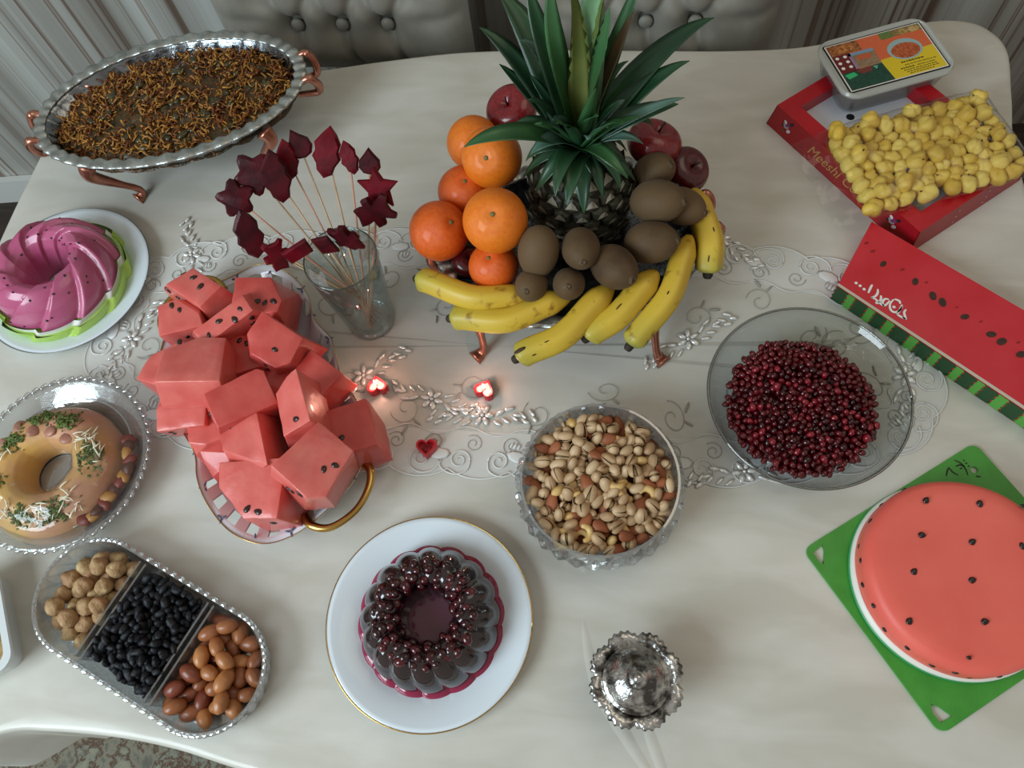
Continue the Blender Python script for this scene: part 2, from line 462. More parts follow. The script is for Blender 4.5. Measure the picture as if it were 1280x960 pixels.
def make_chair(loc, rz, w, label):
    t = thing('upholstered_chair', loc, label, 'chair', 'chairs on the far side of the table', rz)
    btn = []
    for row in range(5):
        n = 3 if row % 2 == 0 else 4
        for k in range(n): btn.append(((k - (n - 1) / 2) * 0.09, 0.714 + row * 0.08))
    def front(u, v):
        x = (u - 0.5) * w; z = 0.60 + v * 0.52
        edge = min(1, min(u, 1 - u) * 9, min(v, 1 - v) * 7); e = math.sin(edge * PI / 2)
        fold = 0.0
        if abs(x) > 0.1: fold = -0.006 * math.exp(-((z - 0.735 - 0.05 * (abs(x) - 0.1)) ** 2) / 0.0002) * min(1, (abs(x) - 0.1) * 15) * e
        return (x, -(0.018 + 0.035 * e) - (tuft_depth(x, z, btn) if e > 0.3 else 0) * -1 * -1 + fold * -1, z)
    bk = G().surf(front, 90, 90)
    bk.box((0, 0.012, 0.86), (w, 0.06, 0.52))
    bkn = bk.build('backrest', M_uph, t)
    bm_ = G().ball((0, 0, 0), (0.0135, 0.008, 0.0135), 14, 8).data('tuft_button', M_uph)
    for (bx, bz) in btn: link('button', bm_, bkn, (bx, -0.053 + 0.026, bz))
    link('seat', bevbox('chair_seat', (w, 0.46, 0.09), 0.025, M_uph, 3), t, (0, -0.22, 0.435))
    link('seat_frame', bevbox('chair_seat_frame', (w - .02, 0.44, 0.05), 0.006, M_cwood, 1), t, (0, -0.22, 0.372))
    for sx in (-1, 1):
        G().tube([(0, 0, 0), (0, 0, .2), (0, 0, .37)], [.015, .02, .025], 10).build('leg', M_cwood, t, (sx * (w / 2 - .04), -0.40, 0))
        G().tube([(0, .07, 0), (0, .03, .2), (0, 0.0, .40), (0, 0.015, .62)], [.016, .02, .023, .022], 10).build('leg', M_cwood, t, (sx * (w / 2 - .04), 0.0, 0))
    return t
make_chair((-0.525, 1.235, 0), 0, 0.50, 'pale tufted chair beyond the silver dish of fried onions')
make_chair((0.055, 1.235, 0), 0, 0.47, 'pale tufted chair behind the pineapple')

# ------------------------------------------------------------------ lace runner
LX, LY = -0.16, 0.505
M_lace = mat('white_lace_net', (226, 226, 222), 0.7, alpha=0.22)
M_cord = mat('white_lace_cord', (216, 217, 214), 0.5)
M_cordg = mat('grey_lace_thread', (160, 158, 150), 0.45)
M_bead = mat('silver_white_bead', (225, 225, 222), 0.15, metal=0.4)
run = thing('lace_table_runner', (LX, LY, T), 'white lace runner with scroll embroidery and beaded flowers along the table middle', 'table runner')
_raw = []
for i in range(1440):
    t = 2 * PI * i / 1440; e = 2 / 3.2
    _raw.append(Vector((0.615 * math.copysign(abs(math.cos(t)) ** e, math.cos(t)), 0.19 * math.copysign(abs(math.sin(t)) ** e, math.sin(t)))))
_cum = [0.0]
for i in range(1440): _cum.append(_cum[-1] + (_raw[(i + 1) % 1440] - _raw[i]).length)
LPER = _cum[-1]
def lace_pt(f, inset=0.0):
    """point on the runner outline, f = fraction of its length, moved inward by inset; also the outward normal angle"""
    d = (f % 1.0) * LPER; lo, hi = 0, 1439
    while lo < hi:
        m_ = (lo + hi + 1) // 2
        if _cum[m_] <= d: lo = m_
        else: hi = m_ - 1
    p = _raw[lo].lerp(_raw[(lo + 1) % 1440], (d - _cum[lo]) / max(1e-9, _cum[lo + 1] - _cum[lo]))
    tg = (_raw[(lo + 6) % 1440] - _raw[lo - 6]).normalized(); nr = Vector((tg.y, -tg.x))
    q = p - nr * inset
    return q.x, q.y, math.atan2(tg.y, tg.x)
NL = 600; NSC = 34
def scal(i): return -0.014 * abs(math.sin(PI * NSC * i / NL)) ** 0.7
M_lace2 = mat('dense_white_lace', (236, 237, 235), 0.7, alpha=0.5)
vs = [(0, 0, 0.0014)]
for ins_ in (0.12, 0.055, None):
    for i in range(NL):
        p = lace_pt(i / NL, scal(i) if ins_ is None else ins_); vs.append((p[0], p[1], 0.0014))
fs = [(0, 1 + i, 1 + (i + 1) % NL) for i in range(NL)] + [(1 + i, 1 + NL + i, 1 + NL + (i + 1) % NL, 1 + (i + 1) % NL) for i in range(NL)]
G().add(vs, fs).build('net', M_lace, run)
G().add(vs[1 + NL:], [(i, NL + i, NL + (i + 1) % NL, (i + 1) % NL) for i in range(NL)]).build('lace_border', M_lace2, run)
def cordpath(fn): return [(*lace_pt(i / NL, fn(i))[:2], 0.0022) for i in range(NL + 1)]
G().tube(cordpath(scal), 0.0011, 6, flat=0.6).build('border_cord', M_cord, run)
G().tube(cordpath(lambda i: 0.055 + 0.006 * math.sin(PI * 2 * NSC * i / NL)), 0.0008, 6, flat=0.6).build('inner_cord', M_cord, run)
def spiral(turns, r0, r1, n=26): return [((r0 + (r1 - r0) * k / n) * math.cos(turns * 2 * PI * k / n), (r0 + (r1 - r0) * k / n) * math.sin(turns * 2 * PI * k / n), 0) for k in range(n + 1)]
def leafpatch(g, cx, cy, a, L, W, h=0.0016):
    rot = Matrix.Rotation(a, 3, 'Z'); g.ball((cx, cy, 0), (L, W, h), 8, 4, rot)
sp = spiral(1.5, 0.003, 0.015)
sc1 = G(); sc1.tube(sp, [0.0008 + 0.0005 * k / 26 for k in range(27)], 5, flat=0.7)
sc1.tube(catmull([(-0.015, 0, 0), (-0.012, -0.014, 0), (0.004, -0.021, 0), (0.022, -0.015, 0), (0.030, -0.002, 0)], 4, False), 0.0012, 5, flat=0.7)
scroll_w = sc1.data('lace_scroll', M_cord)
sc3 = G(); sc3.tube(spiral(1.5, 0.003, 0.015), 0.0006, 5, flat=0.7); scroll_l = sc3.data('lace_scroll_thread', M_cordg)
sc2 = G(); sc2.tube(spiral(1.25, 0.005, 0.026, 30), 0.0006, 5, flat=0.7)
leafpatch(sc2, 0.033, 0.01, 0.8, 0.010, 0.0025); leafpatch(sc2, 0.026, -0.012, -0.6, 0.009, 0.002)
scroll_g = sc2.data('lace_vine', M_cordg)
pt = G(); leafpatch(pt, 0, 0, 0, 0.019, 0.010, 0.0012)
for k in range(3): leafpatch(pt, 0.004 + 0.006 * k, -0.016, 1.4, 0.006, 0.0022, 0.0014)
patch_w = pt.data('lace_patch', M_cord)
rl = random.Random(3)
NB_ = 52
for i in range(NB_):
    f = (i + 0.5) / NB_; p = lace_pt(f, 0.012)
    link('scroll', scroll_w, run, (p[0], p[1], 0.0024), (0, 0, p[2] + (0 if i % 2 else PI)), (1, 1 if i % 2 else -1, 1))
    p = lace_pt(f + 0.006, 0.036); link('thread_scroll', scroll_l, run, (p[0], p[1], 0.0022), (0, 0, p[2] + rl.uniform(-1, 1)), (0.9, rl.choice((-.9, .9)), 1))
    if i % 2: p = lace_pt(f + 0.009, 0.020); link('petal_patch', patch_w, run, (p[0], p[1], 0.0018), (0, 0, p[2] + PI + rl.uniform(-.3, .3)), rl.uniform(0.7, 1.0))
for i in range(30):
    f = (i + 0.3) / 30; p = lace_pt(f, 0.085 if i % 2 else 0.125)
    link('vine', scroll_g, run, (p[0], p[1], 0.0020), (0, 0, rl.uniform(0, 6.28)), (rl.uniform(.7, 1.05), rl.choice((-1, 1)) * rl.uniform(.7, 1.05), 1))
fl = G()
for k in range(6): leafpatch(fl, 0.010 * math.cos(k * PI / 3), 0.010 * math.sin(k * PI / 3), k * PI / 3, 0.008, 0.0042, 0.003)
fl.ball((0, 0, 0.001), (0.003, 0.003, 0.003), 8, 5)
for sx in (-1, 1):
    for k in range(5):
        leafpatch(fl, sx * (0.026 + 0.012 * k), 0.010 * math.sin(k * 1.3 + 0.5) , sx * (0.6 - 0.35 * k), 0.009 - 0.0006 * k, 0.0032, 0.0022)
        leafpatch(fl, sx * (0.022 + 0.012 * k), -0.012 + 0.004 * k, -sx * (0.5 + 0.1 * k), 0.008, 0.0026, 0.0018)
flower = fl.data('beaded_flower', M_bead)
for (x, y, z), a in zip([(-0.1623, 0.3941, 0.7500), (-0.7208, 0.4913, 0.7500), (0.1237, 0.5274, 0.7500), (-0.3438, 0.4478, 0.7500), (0.1726, 0.7014, 0.7500), (-0.6647, 0.6471, 0.7500), (0.4151, 0.4840, 0.7500), (0.1956, 0.3328, 0.7500), (-0.2377, 0.4149, 0.7500)], (0.05, 1.2, 0.6, 0.7, 2.4, 2.0, 1.4, 0.2, 2.9)):
    link('beaded_flower', flower, run, (x - LX, y - LY, 0.0025), (0, 0, a))

# ------------------------------------------------------------------ oval silver servers on copper legs
def silver_mat(name, c, bscale=90, bump=0.5):
    return mat(name, c, 0.2, metal=1.0, bump=bump, bscale=bscale, c2=tuple(int(x * .8) for x in c), nscale=30)
M_silver = silver_mat('hammered_silver', (150, 156, 160))
M_copper = mat('rose_copper', (190, 134, 114), 0.3, metal=0.9, c2=(172, 110, 90), nscale=50)
M_silrim = mat('satin_silver_rim', (190, 194, 190), 0.34, metal=0.85, c2=(150, 154, 150), nscale=60, bump=0.5, bscale=150)
def oval_server(name, loc, rz, a, b, rim, depth, label, cat, legs, splay):
    t = thing(name, loc, label, cat, None, rz)
    n = 128
    prof = [(0.0, rim - depth), (0.5, rim - depth), (0.74, rim - depth + 0.004), (0.88, rim - depth * .6), (0.95, rim - depth * .2), (0.985, rim), (1.0, rim + 0.001),
            (0.99, rim - 0.004), (0.955, rim - depth * .25), (0.89, rim - depth * .65), (0.75, rim - depth - 0.003), (0.5, rim - depth - 0.006), (0.0, rim - depth - 0.006)]
    def fn(th, r, z, k):
        if r > 0.8:
            r = r * (1 + 0.008 * math.sin(th * 40)); 
        return r, z
    g = G(); vsx = []
    g.lathe(prof, n, fn)
    g.v = [(x * a, y * b, z) for (x, y, z) in g.v]
    g.build('bowl', M_silver, t)
    def rimfn(u, v):
        th = v * 2 * PI; w_ = u * 2 * PI; rr = 0.0105 + 0.0012 * math.sin(th * 46)
        ro_ = math.cos(w_) * rr; return ((a + ro_ - 0.002) * math.cos(th), (b + ro_ - 0.002) * math.sin(th), rim + 0.001 + math.sin(w_) * 0.0035 + 0.0012 * math.sin(th * 46))
    G().surf(rimfn, 10, 460, cu=True, cv=True).build('scalloped_rim', M_silrim, t)
    for (lx, ly) in legs:
        ax, ay = lx * splay[0], ly * splay[1]
        P = catmull([(ax, ay, rim - 0.012), (ax * 1.04, ay * 1.04, rim - 0.03), ((ax + lx) / 2, (ay + ly) / 2, rim * 0.42), (lx * 0.96, ly * 0.96, 0.016), (lx, ly, 0.004), (lx * 1.06, ly * 1.06, 0.003)], 6, False)
        rr = [0.0145 - 0.009 * min(1, k / 14) + (0.006 * max(0, (k - 19) / 10)) for k in range(len(P))]
        G().tube(P, rr, 10).build('leg', M_copper, t)
    for s in (-1, 1):
        for k in (-1, 1):
            y0 = 0.028 * k
            h = G()
            P = catmull([(s * (a * 0.95), y0, rim - 0.006), (s * (a + 0.008), y0 * 1.05, rim + 0.003), (s * (a + 0.017), y0, rim - 0.006), (s * (a + 0.020), y0 * 0.8, rim - 0.024), (s * (a + 0.012), y0 * 0.7, rim - 0.036), (s * (a * 0.9), y0 * 0.6, rim - 0.034)], 6, False)
            h.tube(P, [0.0042 + 0.0028 * math.sin(PI * q_ / (len(P) - 1)) for q_ in range(len(P))], 8)
            h.ball((s * (a + 0.012), y0 * 1.0, rim + 0.002), 0.0068, 10, 6)
            h.build('handle', M_copper, t)
    return t
D = (-0.71, 0.876, T)
oval_server('oval_silver_dish', D, R(17), 0.217, 0.130, 0.11, 0.045, 'oval hammered silver dish on copper legs filled with fried onions', 'serving dish',
            ((-.105, -.088), (.105, -.098), (-.105, .09), (.105, .09)), (1.35, 1.05))
M_herb = mat('dark_herb_stew', (48, 40, 18), 0.35, c2=(84, 56, 20), nscale=70, bump=0.8, bscale=90, bdist=0.006, coat=0.2)
M_herb2 = mat('dark_green_aubergine', (44, 44, 24), 0.3, c2=(70, 62, 30), nscale=60, coat=0.3)
M_onion = mat('fried_onion', (130, 78, 24), 0.4, c2=(176, 126, 52), nscale=90, coat=0.1)
M_onion2 = mat('dark_fried_onion', (120, 62, 18), 0.4, c2=(84, 46, 16), nscale=90)
food = thing('fried_onion_stew', (D[0], D[1], T + 0.064), 'dark green stew strewn with golden fried onion threads in the silver dish', 'food', None, R(17))
fa, fb = 0.203, 0.118
def mound(x, y): 
    r2 = (x / fa) ** 2 + (y / fb) ** 2
    return 0.036 * max(0.0, 1 - r2) ** 0.55 + 0.016 + 0.006 * noise.noise((x * 40, y * 40, 3)) + 0.004 * noise.noise((x * 90, y * 90, 1))
def mfn(u, v):
    r = u; t = v * 2 * PI; x, y = fa * r * math.cos(t), fb * r * math.sin(t)
    return (x, y, mound(x, y))
G().surf(mfn, 26, 90, cv=True).build('stew', M_herb, food)
ro = random.Random(11)
for nm, mt, cnt, rad in (('onion_threads', M_onion, 1250, 0.0016), ('dark_onion_threads', M_onion2, 800, 0.0017)):
    g = G()
    for i in range(cnt):
        r = math.sqrt(ro.random()) * 0.96; t = ro.uniform(0, 6.28); x, y = fa * r * math.cos(t), fb * r * math.sin(t)
        if noise.noise((x * 22, y * 22, 8)) < -0.12 and ro.random() < 0.75 and r < 0.85: continue
        a = ro.uniform(0, 6.28); P = []; z0 = mound(x, y) + ro.uniform(0.0005, 0.005); L = ro.uniform(0.008, 0.020); cv = ro.uniform(-1.5, 1.5)
        for k in range(5):
            P.append((x, y, max(z0 + 0.003 * math.sin(k * 1.1 + i), mound(x, y)))); x += L / 4 * math.cos(a); y += L / 4 * math.sin(a); a += cv / 2.2
        g.tube(P, rad * ro.uniform(0.5, 1.5), 4, flat=0.5)
    o = g.build(nm, mt, food); o['kind'] = 'stuff'
g = G()
for i in range(70):
    r = math.sqrt(ro.random()) * 0.8; t = ro.uniform(0, 6.28); x, y = fa * r * math.cos(t), fb * r * math.sin(t)
    g.ball((x, y, mound(x, y)), (ro.uniform(.006, .013), ro.uniform(.005, .009), .004), 8, 5, Matrix.Rotation(ro.uniform(0, 6), 3, 'Z') @ Matrix.Rotation(ro.uniform(-.5, .5), 3, 'X'))
o = g.build('aubergine_pieces', M_herb2, food); o['kind'] = 'stuff'

# ------------------------------------------------------------------ ring-mould jellies and their plates
M_china = mat('white_china', (216, 226, 234), 0.18, coat=0.5)
M_gold = mat('gold_rim', (196, 158, 88), 0.25, metal=1.0)
M_greyrim = mat('thin_grey_rim', (120, 122, 118), 0.35, metal=0.6)
def plate(name, loc, r, label, rimmat):
    t = thing(name, loc, label, 'plate')
    pr = [(0, 0.004), (r * .55, 0.004), (r * .66, 0.005), (r * .72, 0.010), (r * .95, 0.017), (r, 0.019), (r * 1.003, 0.0175), (r * .96, 0.014), (r * .74, 0.006), (r * .66, 0.0), (0, 0.0)]
    G().lathe(pr, 96).build('dish', M_china, t)
    G().tube([(r * math.cos(2 * PI * i / 96), r * math.sin(2 * PI * i / 96), 0.0185) for i in range(97)], 0.0009, 6).build('rim_line', rimmat, t)
    return t
PROF = [(1.0, 0), (1.0, .12), (.985, .3), (.94, .52), (.86, .74), (.75, .91), (.63, 1.0), (.52, .97), (.43, .86), (.37, .66), (.335, .42), (.32, .2), (.315, 0.03)]
def prof_at(s):
    x = s * (len(PROF) - 1); i = min(int(x), len(PROF) - 2); f = x - i
    return (PROF[i][0] + (PROF[i + 1][0] - PROF[i][0]) * f, PROF[i][1] + (PROF[i + 1][1] - PROF[i][1]) * f)
def bundt_pt(s, t, Ro, H, N, twist, amp, sharp):
    r, z = prof_at(s); r2, z2 = prof_at(min(1, s + .02)); r1, z1 = prof_at(max(0, s - .02))
    nx, nz = (z2 - z1) * H, -(r2 - r1) * Ro; L = math.hypot(nx, nz) or 1; nx /= L; nz /= L
    f = (t * N / (2 * PI) + twist * s) % 1.0
    if sharp: w = (1 - f) ** 0.75 if f > 0.12 else f / 0.12 * (1 - 0.12) ** 0.75
    else: w = abs(math.sin(f * PI)) ** 0.7
    am = amp * math.sin(PI * min(1, max(0.12, s * 1.04))) ** 0.5 * (r ** 0.8)
    rr = r * Ro + nx * am * (w - 0.5); zz = z * H + nz * am * (w - 0.5)
    return (rr * math.cos(t), rr * math.sin(t), max(0.0005, zz))
def bundt(g, Ro, H, N, twist, amp, sharp, s0=0.0, s1=1.0, ns=40, nt=280):
    return g.surf(lambda u, v: bundt_pt(s0 + (s1 - s0) * u, v * 2 * PI, Ro, H, N, twist, amp, sharp), ns, nt, cv=True)

PJ = (-0.852, 0.588, T)
plate('dinner_plate', PJ, 0.135, 'white plate with thin grey rim under the pink swirled jelly', M_greyrim)
M_pink = mat('pink_milk_jelly', (170, 72, 112), 0.25, c2=(190, 106, 138), nscale=12, sss=0.12, sssr=(0.012,), coat=0.35, nlo=.3, nhi=.75)
M_wj = mat('white_milk_jelly', (228, 226, 222), 0.25, sss=0.3, coat=0.3)
M_gj = mat('green_jelly', (150, 186, 66), 0.22, c2=(172, 204, 96), nscale=14, sss=0.3, coat=0.35)
M_seed = mat('black_seed', (26, 16, 16), 0.35, coat=0.3)
M_seedb = mat('dark_brown_seed', (44, 24, 16), 0.3, coat=0.4)
jl = thing('pink_swirl_jelly', (PJ[0] - 0.006, PJ[1] - 0.004, T + 0.0055), 'pink swirled ring jelly dotted with black seeds over a green base', 'jelly')
HJ = 0.074
bundt(G(), 0.108, 0.10, 10, -3.2, 0.012, True, 0, 0.13, 8).build('green_layer', M_gj, jl)
G().lathe([(0.1055, 0.0192), (0.06, 0.0185), (0.034, 0.010)], 64).build('green_layer_top', M_gj, jl)
bundt(G(), 0.1025, 0.10, 10, -3.2, 0.011, True, 0.10, 0.155, 6).build('white_layer', M_wj, jl)
bundt(G(), 0.099, HJ, 10, -3.2, 0.014, True, 0.175, 1.0, 60, 420).build('pink_layer', M_pink, jl)
seed_m = G().ball((0, 0, 0), (0.0024, 0.0019, 0.0013), 8, 5).data('seed', M_seed)
rj = random.Random(5)
for i in range(46):
    s = rj.uniform(0.2, 0.68); t = 2 * PI * (i * 0.618034 % 1)
    p = bundt_pt(s, t, 0.099, HJ, 10, -3.2, 0.014, True)
    link('seed', seed_m, jl, p, (rj.uniform(-.6, .6), rj.uniform(-.6, .6), rj.uniform(0, 6)))

DJ = (-0.199, 0.111, T)
plate('dinner_plate', DJ, 0.130, 'white plate with gold rim under the dark pomegranate jelly', M_gold)
M_dark = mat('dark_clear_jelly', (24, 10, 14), 0.1, c2=(36, 18, 23), nscale=25, coat=0.8, coatr=0.03, spec=0.6)
M_mag = mat('magenta_jelly_edge', (136, 30, 64), 0.15, coat=0.5)
M_milk = mat('thin_milk_puddle', (206, 200, 200), 0.2, coat=0.4)
M_aril = mat('ruby_aril', (64, 8, 16), 0.12, c2=(96, 16, 26), nscale=120, rnd=(40, 4, 10), coat=0.7, trans=0.2, ior=1.36)
dj = thing('pomegranate_jelly', (DJ[0] + 0.002, DJ[1] + 0.002, T + 0.0055), 'dark fluted ring jelly studded with pomegranate seeds on a white plate', 'jelly')
bundt(G(), 0.0935, 0.012, 16, 0, 0.005, False, 0, 0.3, 6).build('magenta_edge', M_mag, dj)
G().lathe([(0.0, 0.0002), (0.085, 0.0002), (0.098, 0.002), (0.1005, 0.0045), (0.103, 0.004), (0.1045, 0.0005)], 96, lambda t, r, z, k: (r * (1 + 0.004 * math.sin(14 * t)), z)).build('milk_puddle', M_milk, dj)
bundt(G(), 0.0865, 0.056, 16, 1.0, 0.0075, False, 0, 1, 46, 360).build('clear_body', M_dark, dj)
G().lathe([(0, .0095), (.02, .0095), (.0285, .0090)], 40).build('hole_floor', mat('purple_jelly_floor', (104, 50, 72), .15, coat=.5), dj)
ar = G().ball((0, 0, 0), (0.0062, 0.0046, 0.0046), 8, 6, None, lambda p: Vector((p.x, p.y * (1 - 22 * p.x), p.z * (1 - 22 * p.x)))).data('aril', M_aril)
for row, (s, n) in enumerate(((0.455, 26), (0.525, 22), (0.60, 19), (0.68, 12))):
    for k in range(n):
        t = 2 * PI * (k + 0.5 * (row % 2)) / n + rj.uniform(-.06, .06)
        p = bundt_pt(s + rj.uniform(-.02, .02), t, 0.0865, 0.056, 16, 1.0, 0.0075, False)
        link('aril', ar, dj, (p[0] * .985, p[1] * .985, p[2] - 0.0022), rrot(), rj.uniform(1.1, 1.45))

# savoury ring on a glass plate
M_glass = glass('clear_glass', (0.93, 0.96, 0.95), 1.5, 0.02, extra=0.02)
M_crys = glass('cut_crystal', (0.95, 0.97, 0.98), 1.5, 0.02, refract=0.2, extra=0.26, dif=0.06)
M_film = glass('clear_film', (0.96, 0.97, 0.97), 1.42, 0.06, extra=0.02, bump=0.6, bscale=45)
RP = (-0.747, 0.282, T)
gp = thing('glass_plate', RP, 'round clear glass plate with beaded edge holding the savoury ring', 'plate')
r = 0.127
pr = [(0, 0.006), (r * .62, 0.006), (r * .70, 0.010), (r * .80, 0.022), (r * .93, 0.030), (r, 0.034), (r * 1.0, 0.031), (r * .93, 0.026), (r * .82, 0.018), (r * .70, 0.004), (r * .62, 0.0), (0, 0.0)]
G().lathe(pr, 120, lambda t, q, z, k: (q * (1 + (0.012 * math.sin(48 * t) if q > r * .95 else 0)), z)).build('dish', M_crys, gp)
g = G()
for i in range(60):
    t = 2 * PI * i / 60; g.ball((r * 1.005 * math.cos(t), r * 1.005 * math.sin(t), 0.033), (0.0072, 0.0034, 0.003), 8, 5, Matrix.Rotation(t + PI / 2 + 0.5, 3, 'Z'))
g.build('beaded_edge', M_crys, gp)
G().tube([(r * .78 * math.cos(2 * PI * i / 72), r * .78 * math.sin(2 * PI * i / 72), 0.022) for i in range(73)], 0.0016, 6).build('inner_ridge', M_crys, gp)
M_ring = mat('peach_savoury_crust', (204, 162, 88), 0.45, c2=(184, 132, 108), nscale=13, ndetail=5, sss=0.05, coat=0.15, bump=0.3, bscale=60)
sr = thing('savoury_ring', (RP[0] - 0.010, RP[1] - 0.012, T + 0.0072), 'golden ring-shaped salad loaf topped with herbs and cheese shreds', 'food')
RR, RH = 0.098, 0.046
bundt(G(), RR, RH, 7, 0, 0.004, False, 0, 1, 40, 160).build('loaf', M_ring, sr)
def on_ring(s, t): return Vector(bundt_pt(s, t, RR, RH, 7, 0, 0.004, False))
M_hb = mat('chopped_green_herb', (64, 82, 32), 0.6, c2=(98, 112, 50), nscale=150)
M_chs = mat('white_cheese_shred', (236, 230, 204), 0.5)
M_saus = mat('brown_pink_sausage', (152, 104, 88), 0.4, c2=(176, 124, 104), nscale=50)
for k, (tc_, sc_) in enumerate(((R(75), .46), (R(110), .42), (R(12), .45), (R(150), .5), (R(-60), .4), (R(205), .45), (R(265), .42))):
    g = G()
    for i in range(110):
        p = on_ring(min(.75, max(.12, sc_ + rj.gauss(0, .05))), tc_ + rj.gauss(0, .13)); q = rj.uniform(.0016, .0044)
        g.ball(p + Vector((0, 0, rj.uniform(0, .003))), (q, q * .55, q * .22), 6, 4, Matrix.Rotation(rj.uniform(0, 6), 3, 'Z') @ Matrix.Rotation(rj.uniform(-.9, .9), 3, 'X'))
    o = g.build('chopped_herbs', M_hb, sr); o['kind'] = 'stuff'
shred = G().tube([(-.009, 0, 0), (-.003, .0008, .0008), (.004, 0, .0008), (.009, -.001, 0)], [.0008, .0012, .0012, .0007], 5, flat=.6).data('cheese_shred', M_chs)
for (tc_, sc_, n) in ((R(40), .47, 14), (R(22), .4, 8), (R(-38), .4, 14), (R(-70), .45, 10), (R(215), .42, 12), (R(170), .45, 6), (R(245), .4, 8)):
    for i in range(n):
        p = on_ring(min(.7, max(.15, sc_ + rj.gauss(0, .06))), tc_ + rj.gauss(0, .11))
        link('cheese_shred', shred, sr, (p.x, p.y, p.z + .003), (rj.uniform(-.2, .2), rj.uniform(-.2, .2), rj.uniform(0, 6)), rj.uniform(.6, 1.1))
sl = G().ball((0, 0, 0), (.011, .009, .004), 12, 6).data('sausage_slice', M_saus)
for (tc_, sc_) in ((R(135), .4), (R(160), .36), (R(120), .55), (R(185), .38), (R(95), .6), (R(60), .62)):
    p = on_ring(sc_, tc_); link('sausage_slice', sl, sr, p, (rj.uniform(-.5, .5), rj.uniform(-.5, .5), rj.uniform(0, 6)))
M_dfr = [mat('dried_fruit_red', (112, 40, 28), 0.5, bump=.4), mat('dried_fruit_amber', (166, 116, 56), 0.5, bump=.4), mat('dried_fruit_brown', (78, 42, 28), 0.5, bump=.4)]
bitm = [G().ball((0, 0, 0), (.012, .008, .006), 10, 6, None, lambda p: p * (1 + .25 * noise.noise(p * 160))).data('fruit_bit', m) for m in M_dfr]
for i in range(13):
    a = R(-52 + i * 6.2); q = 0.099 + rj.uniform(-.002, .007)
    o = link('fruit_bit', bitm[i % 3], None, (RP[0] + q * math.cos(a), RP[1] + q * math.sin(a), T + 0.029 + rj.uniform(0, .004)), (rj.uniform(-.4, .4), rj.uniform(-.4, .4), rj.uniform(0, 6)))
    tag(o, ('small red', 'small amber', 'small brown')[i % 3] + ' fruit piece on the glass plate beside the savoury ring', 'fruit piece', 'fruit pieces beside the savoury ring')
def filmfn(u, v):
    t = R(-140) + v * R(190); q = 0.034 + u * 0.092
    z = 0.050 * (1 - ((q - .062) / .05) ** 2) if q < .1 else 0.0212 + (.126 - q) * .35
    z = max(z, 0.034) + 0.0085 + 0.003 * noise.noise((q * 60, t * 4, 2)) + .0012 * noise.noise((q * 160, t * 14, 5))
    return (RP[0] - .008 + q * math.cos(t) , RP[1] - .01 + q * math.sin(t), T + z)
o = G().surf(filmfn, 24, 90).build('cling_film', M_film); tag(o, 'crinkled clear cling film lying over part of the savoury ring', 'cling film')

# tub of crumbs at the table end
M_tubw = mat('cloudy_white_plastic', (222, 228, 230), 0.3, alpha=0.8)
ra = R(-59.5)
tb = thing('plastic_tub', (-0.810, 0.040, T), 'cloudy white square plastic tub at the near table corner', 'tub', None, ra)
o_, i_ = rrect(.146, .146, .02), rrect(.128, .128, .016)
g = G(); b_ = rrect(.126, .126, .016)
n = len(o_)
vs = [(p[0], p[1], 0) for p in b_] + [(p[0], p[1], .034) for p in rrect(.136, .136, .018)] + [(p[0], p[1], .035) for p in o_] + [(p[0], p[1], .040) for p in o_] + [(p[0], p[1], .040) for p in i_] + [(p[0], p[1], .004) for p in rrect(.120, .120, .014)]
fs = [(k * n + i, k * n + (i + 1) % n, (k + 1) * n + (i + 1) % n, (k + 1) * n + i) for k in range(5) for i in range(n)]
fs += [tuple(reversed(range(n))), tuple(range(5 * n, 6 * n))]
g.add(vs, fs).build('body', M_tubw, tb, sharp=40)
M_crumb = mat('pale_crumb_sweet', (190, 168, 112), 0.7, c2=(140, 104, 60), nscale=60, bump=.5, bscale=200)
cr = thing('crumb_sweets', (-0.810, 0.040, T + .004), 'pale crumbly sweets heaped in the square plastic tub', 'sweets', None, ra)
G().surf(lambda u, v: ((u - .5) * .118, (v - .5) * .118, .022 + .006 * noise.noise((u * 9, v * 9, 0)) + .003 * noise.noise((u * 25, v * 25, 4))), 40, 40).build('crumb_bed', M_crumb, cr)
g = G()
for i in range(140):
    q = rj.uniform(.003, .007); g.ball((rj.uniform(-.053, .053), rj.uniform(-.053, .053), .024 + rj.uniform(0, .004)), (q, q * .8, q * .7), 7, 5, Matrix.Rotation(rj.uniform(0, 6), 3, 'Z') @ Matrix.Rotation(rj.uniform(0, 6), 3, 'X'))
o = g.build('crumbs', M_crumb, cr, smooth=False); o['kind'] = 'stuff'

# ------------------------------------------------------------------ three-part crystal dish
KA = R(-23); KC = (-0.548, 0.066, T)
def stadium(L, W, n=28):
    r = W / 2; h = L / 2 - r
    out = [(h + r * math.cos(R(-90 + 180 * k / n)), r * math.sin(R(-90 + 180 * k / n))) for k in range(n + 1)]
    m = 14
    out += [(h - 2 * h * k / m, r) for k in range(1, m)]
    out += [(-h + r * math.cos(R(90 + 180 * k / n)), r * math.sin(R(90 + 180 * k / n))) for k in range(n + 1)]
    out += [(-h + 2 * h * k / m, -r) for k in range(1, m)]
    return out
KL, KW, KH = 0.338, 0.146, 0.042
kd = thing('crystal_relish_dish', KC, 'long cut-crystal dish with three compartments of dried fruit', 'dish', None, KA)
g = G(); lv = [(0.86, 0.0, 0), (0.93, 0.012, 1), (0.985, 0.026, 0), (1.0, 0.036, 1), (0.995, KH, 0), (0.955, KH, 0), (0.93, 0.030, 0), (0.88, 0.010, 0), (0.84, 0.005, 0)]
S = stadium(KL, KW); n = len(S); vs = []
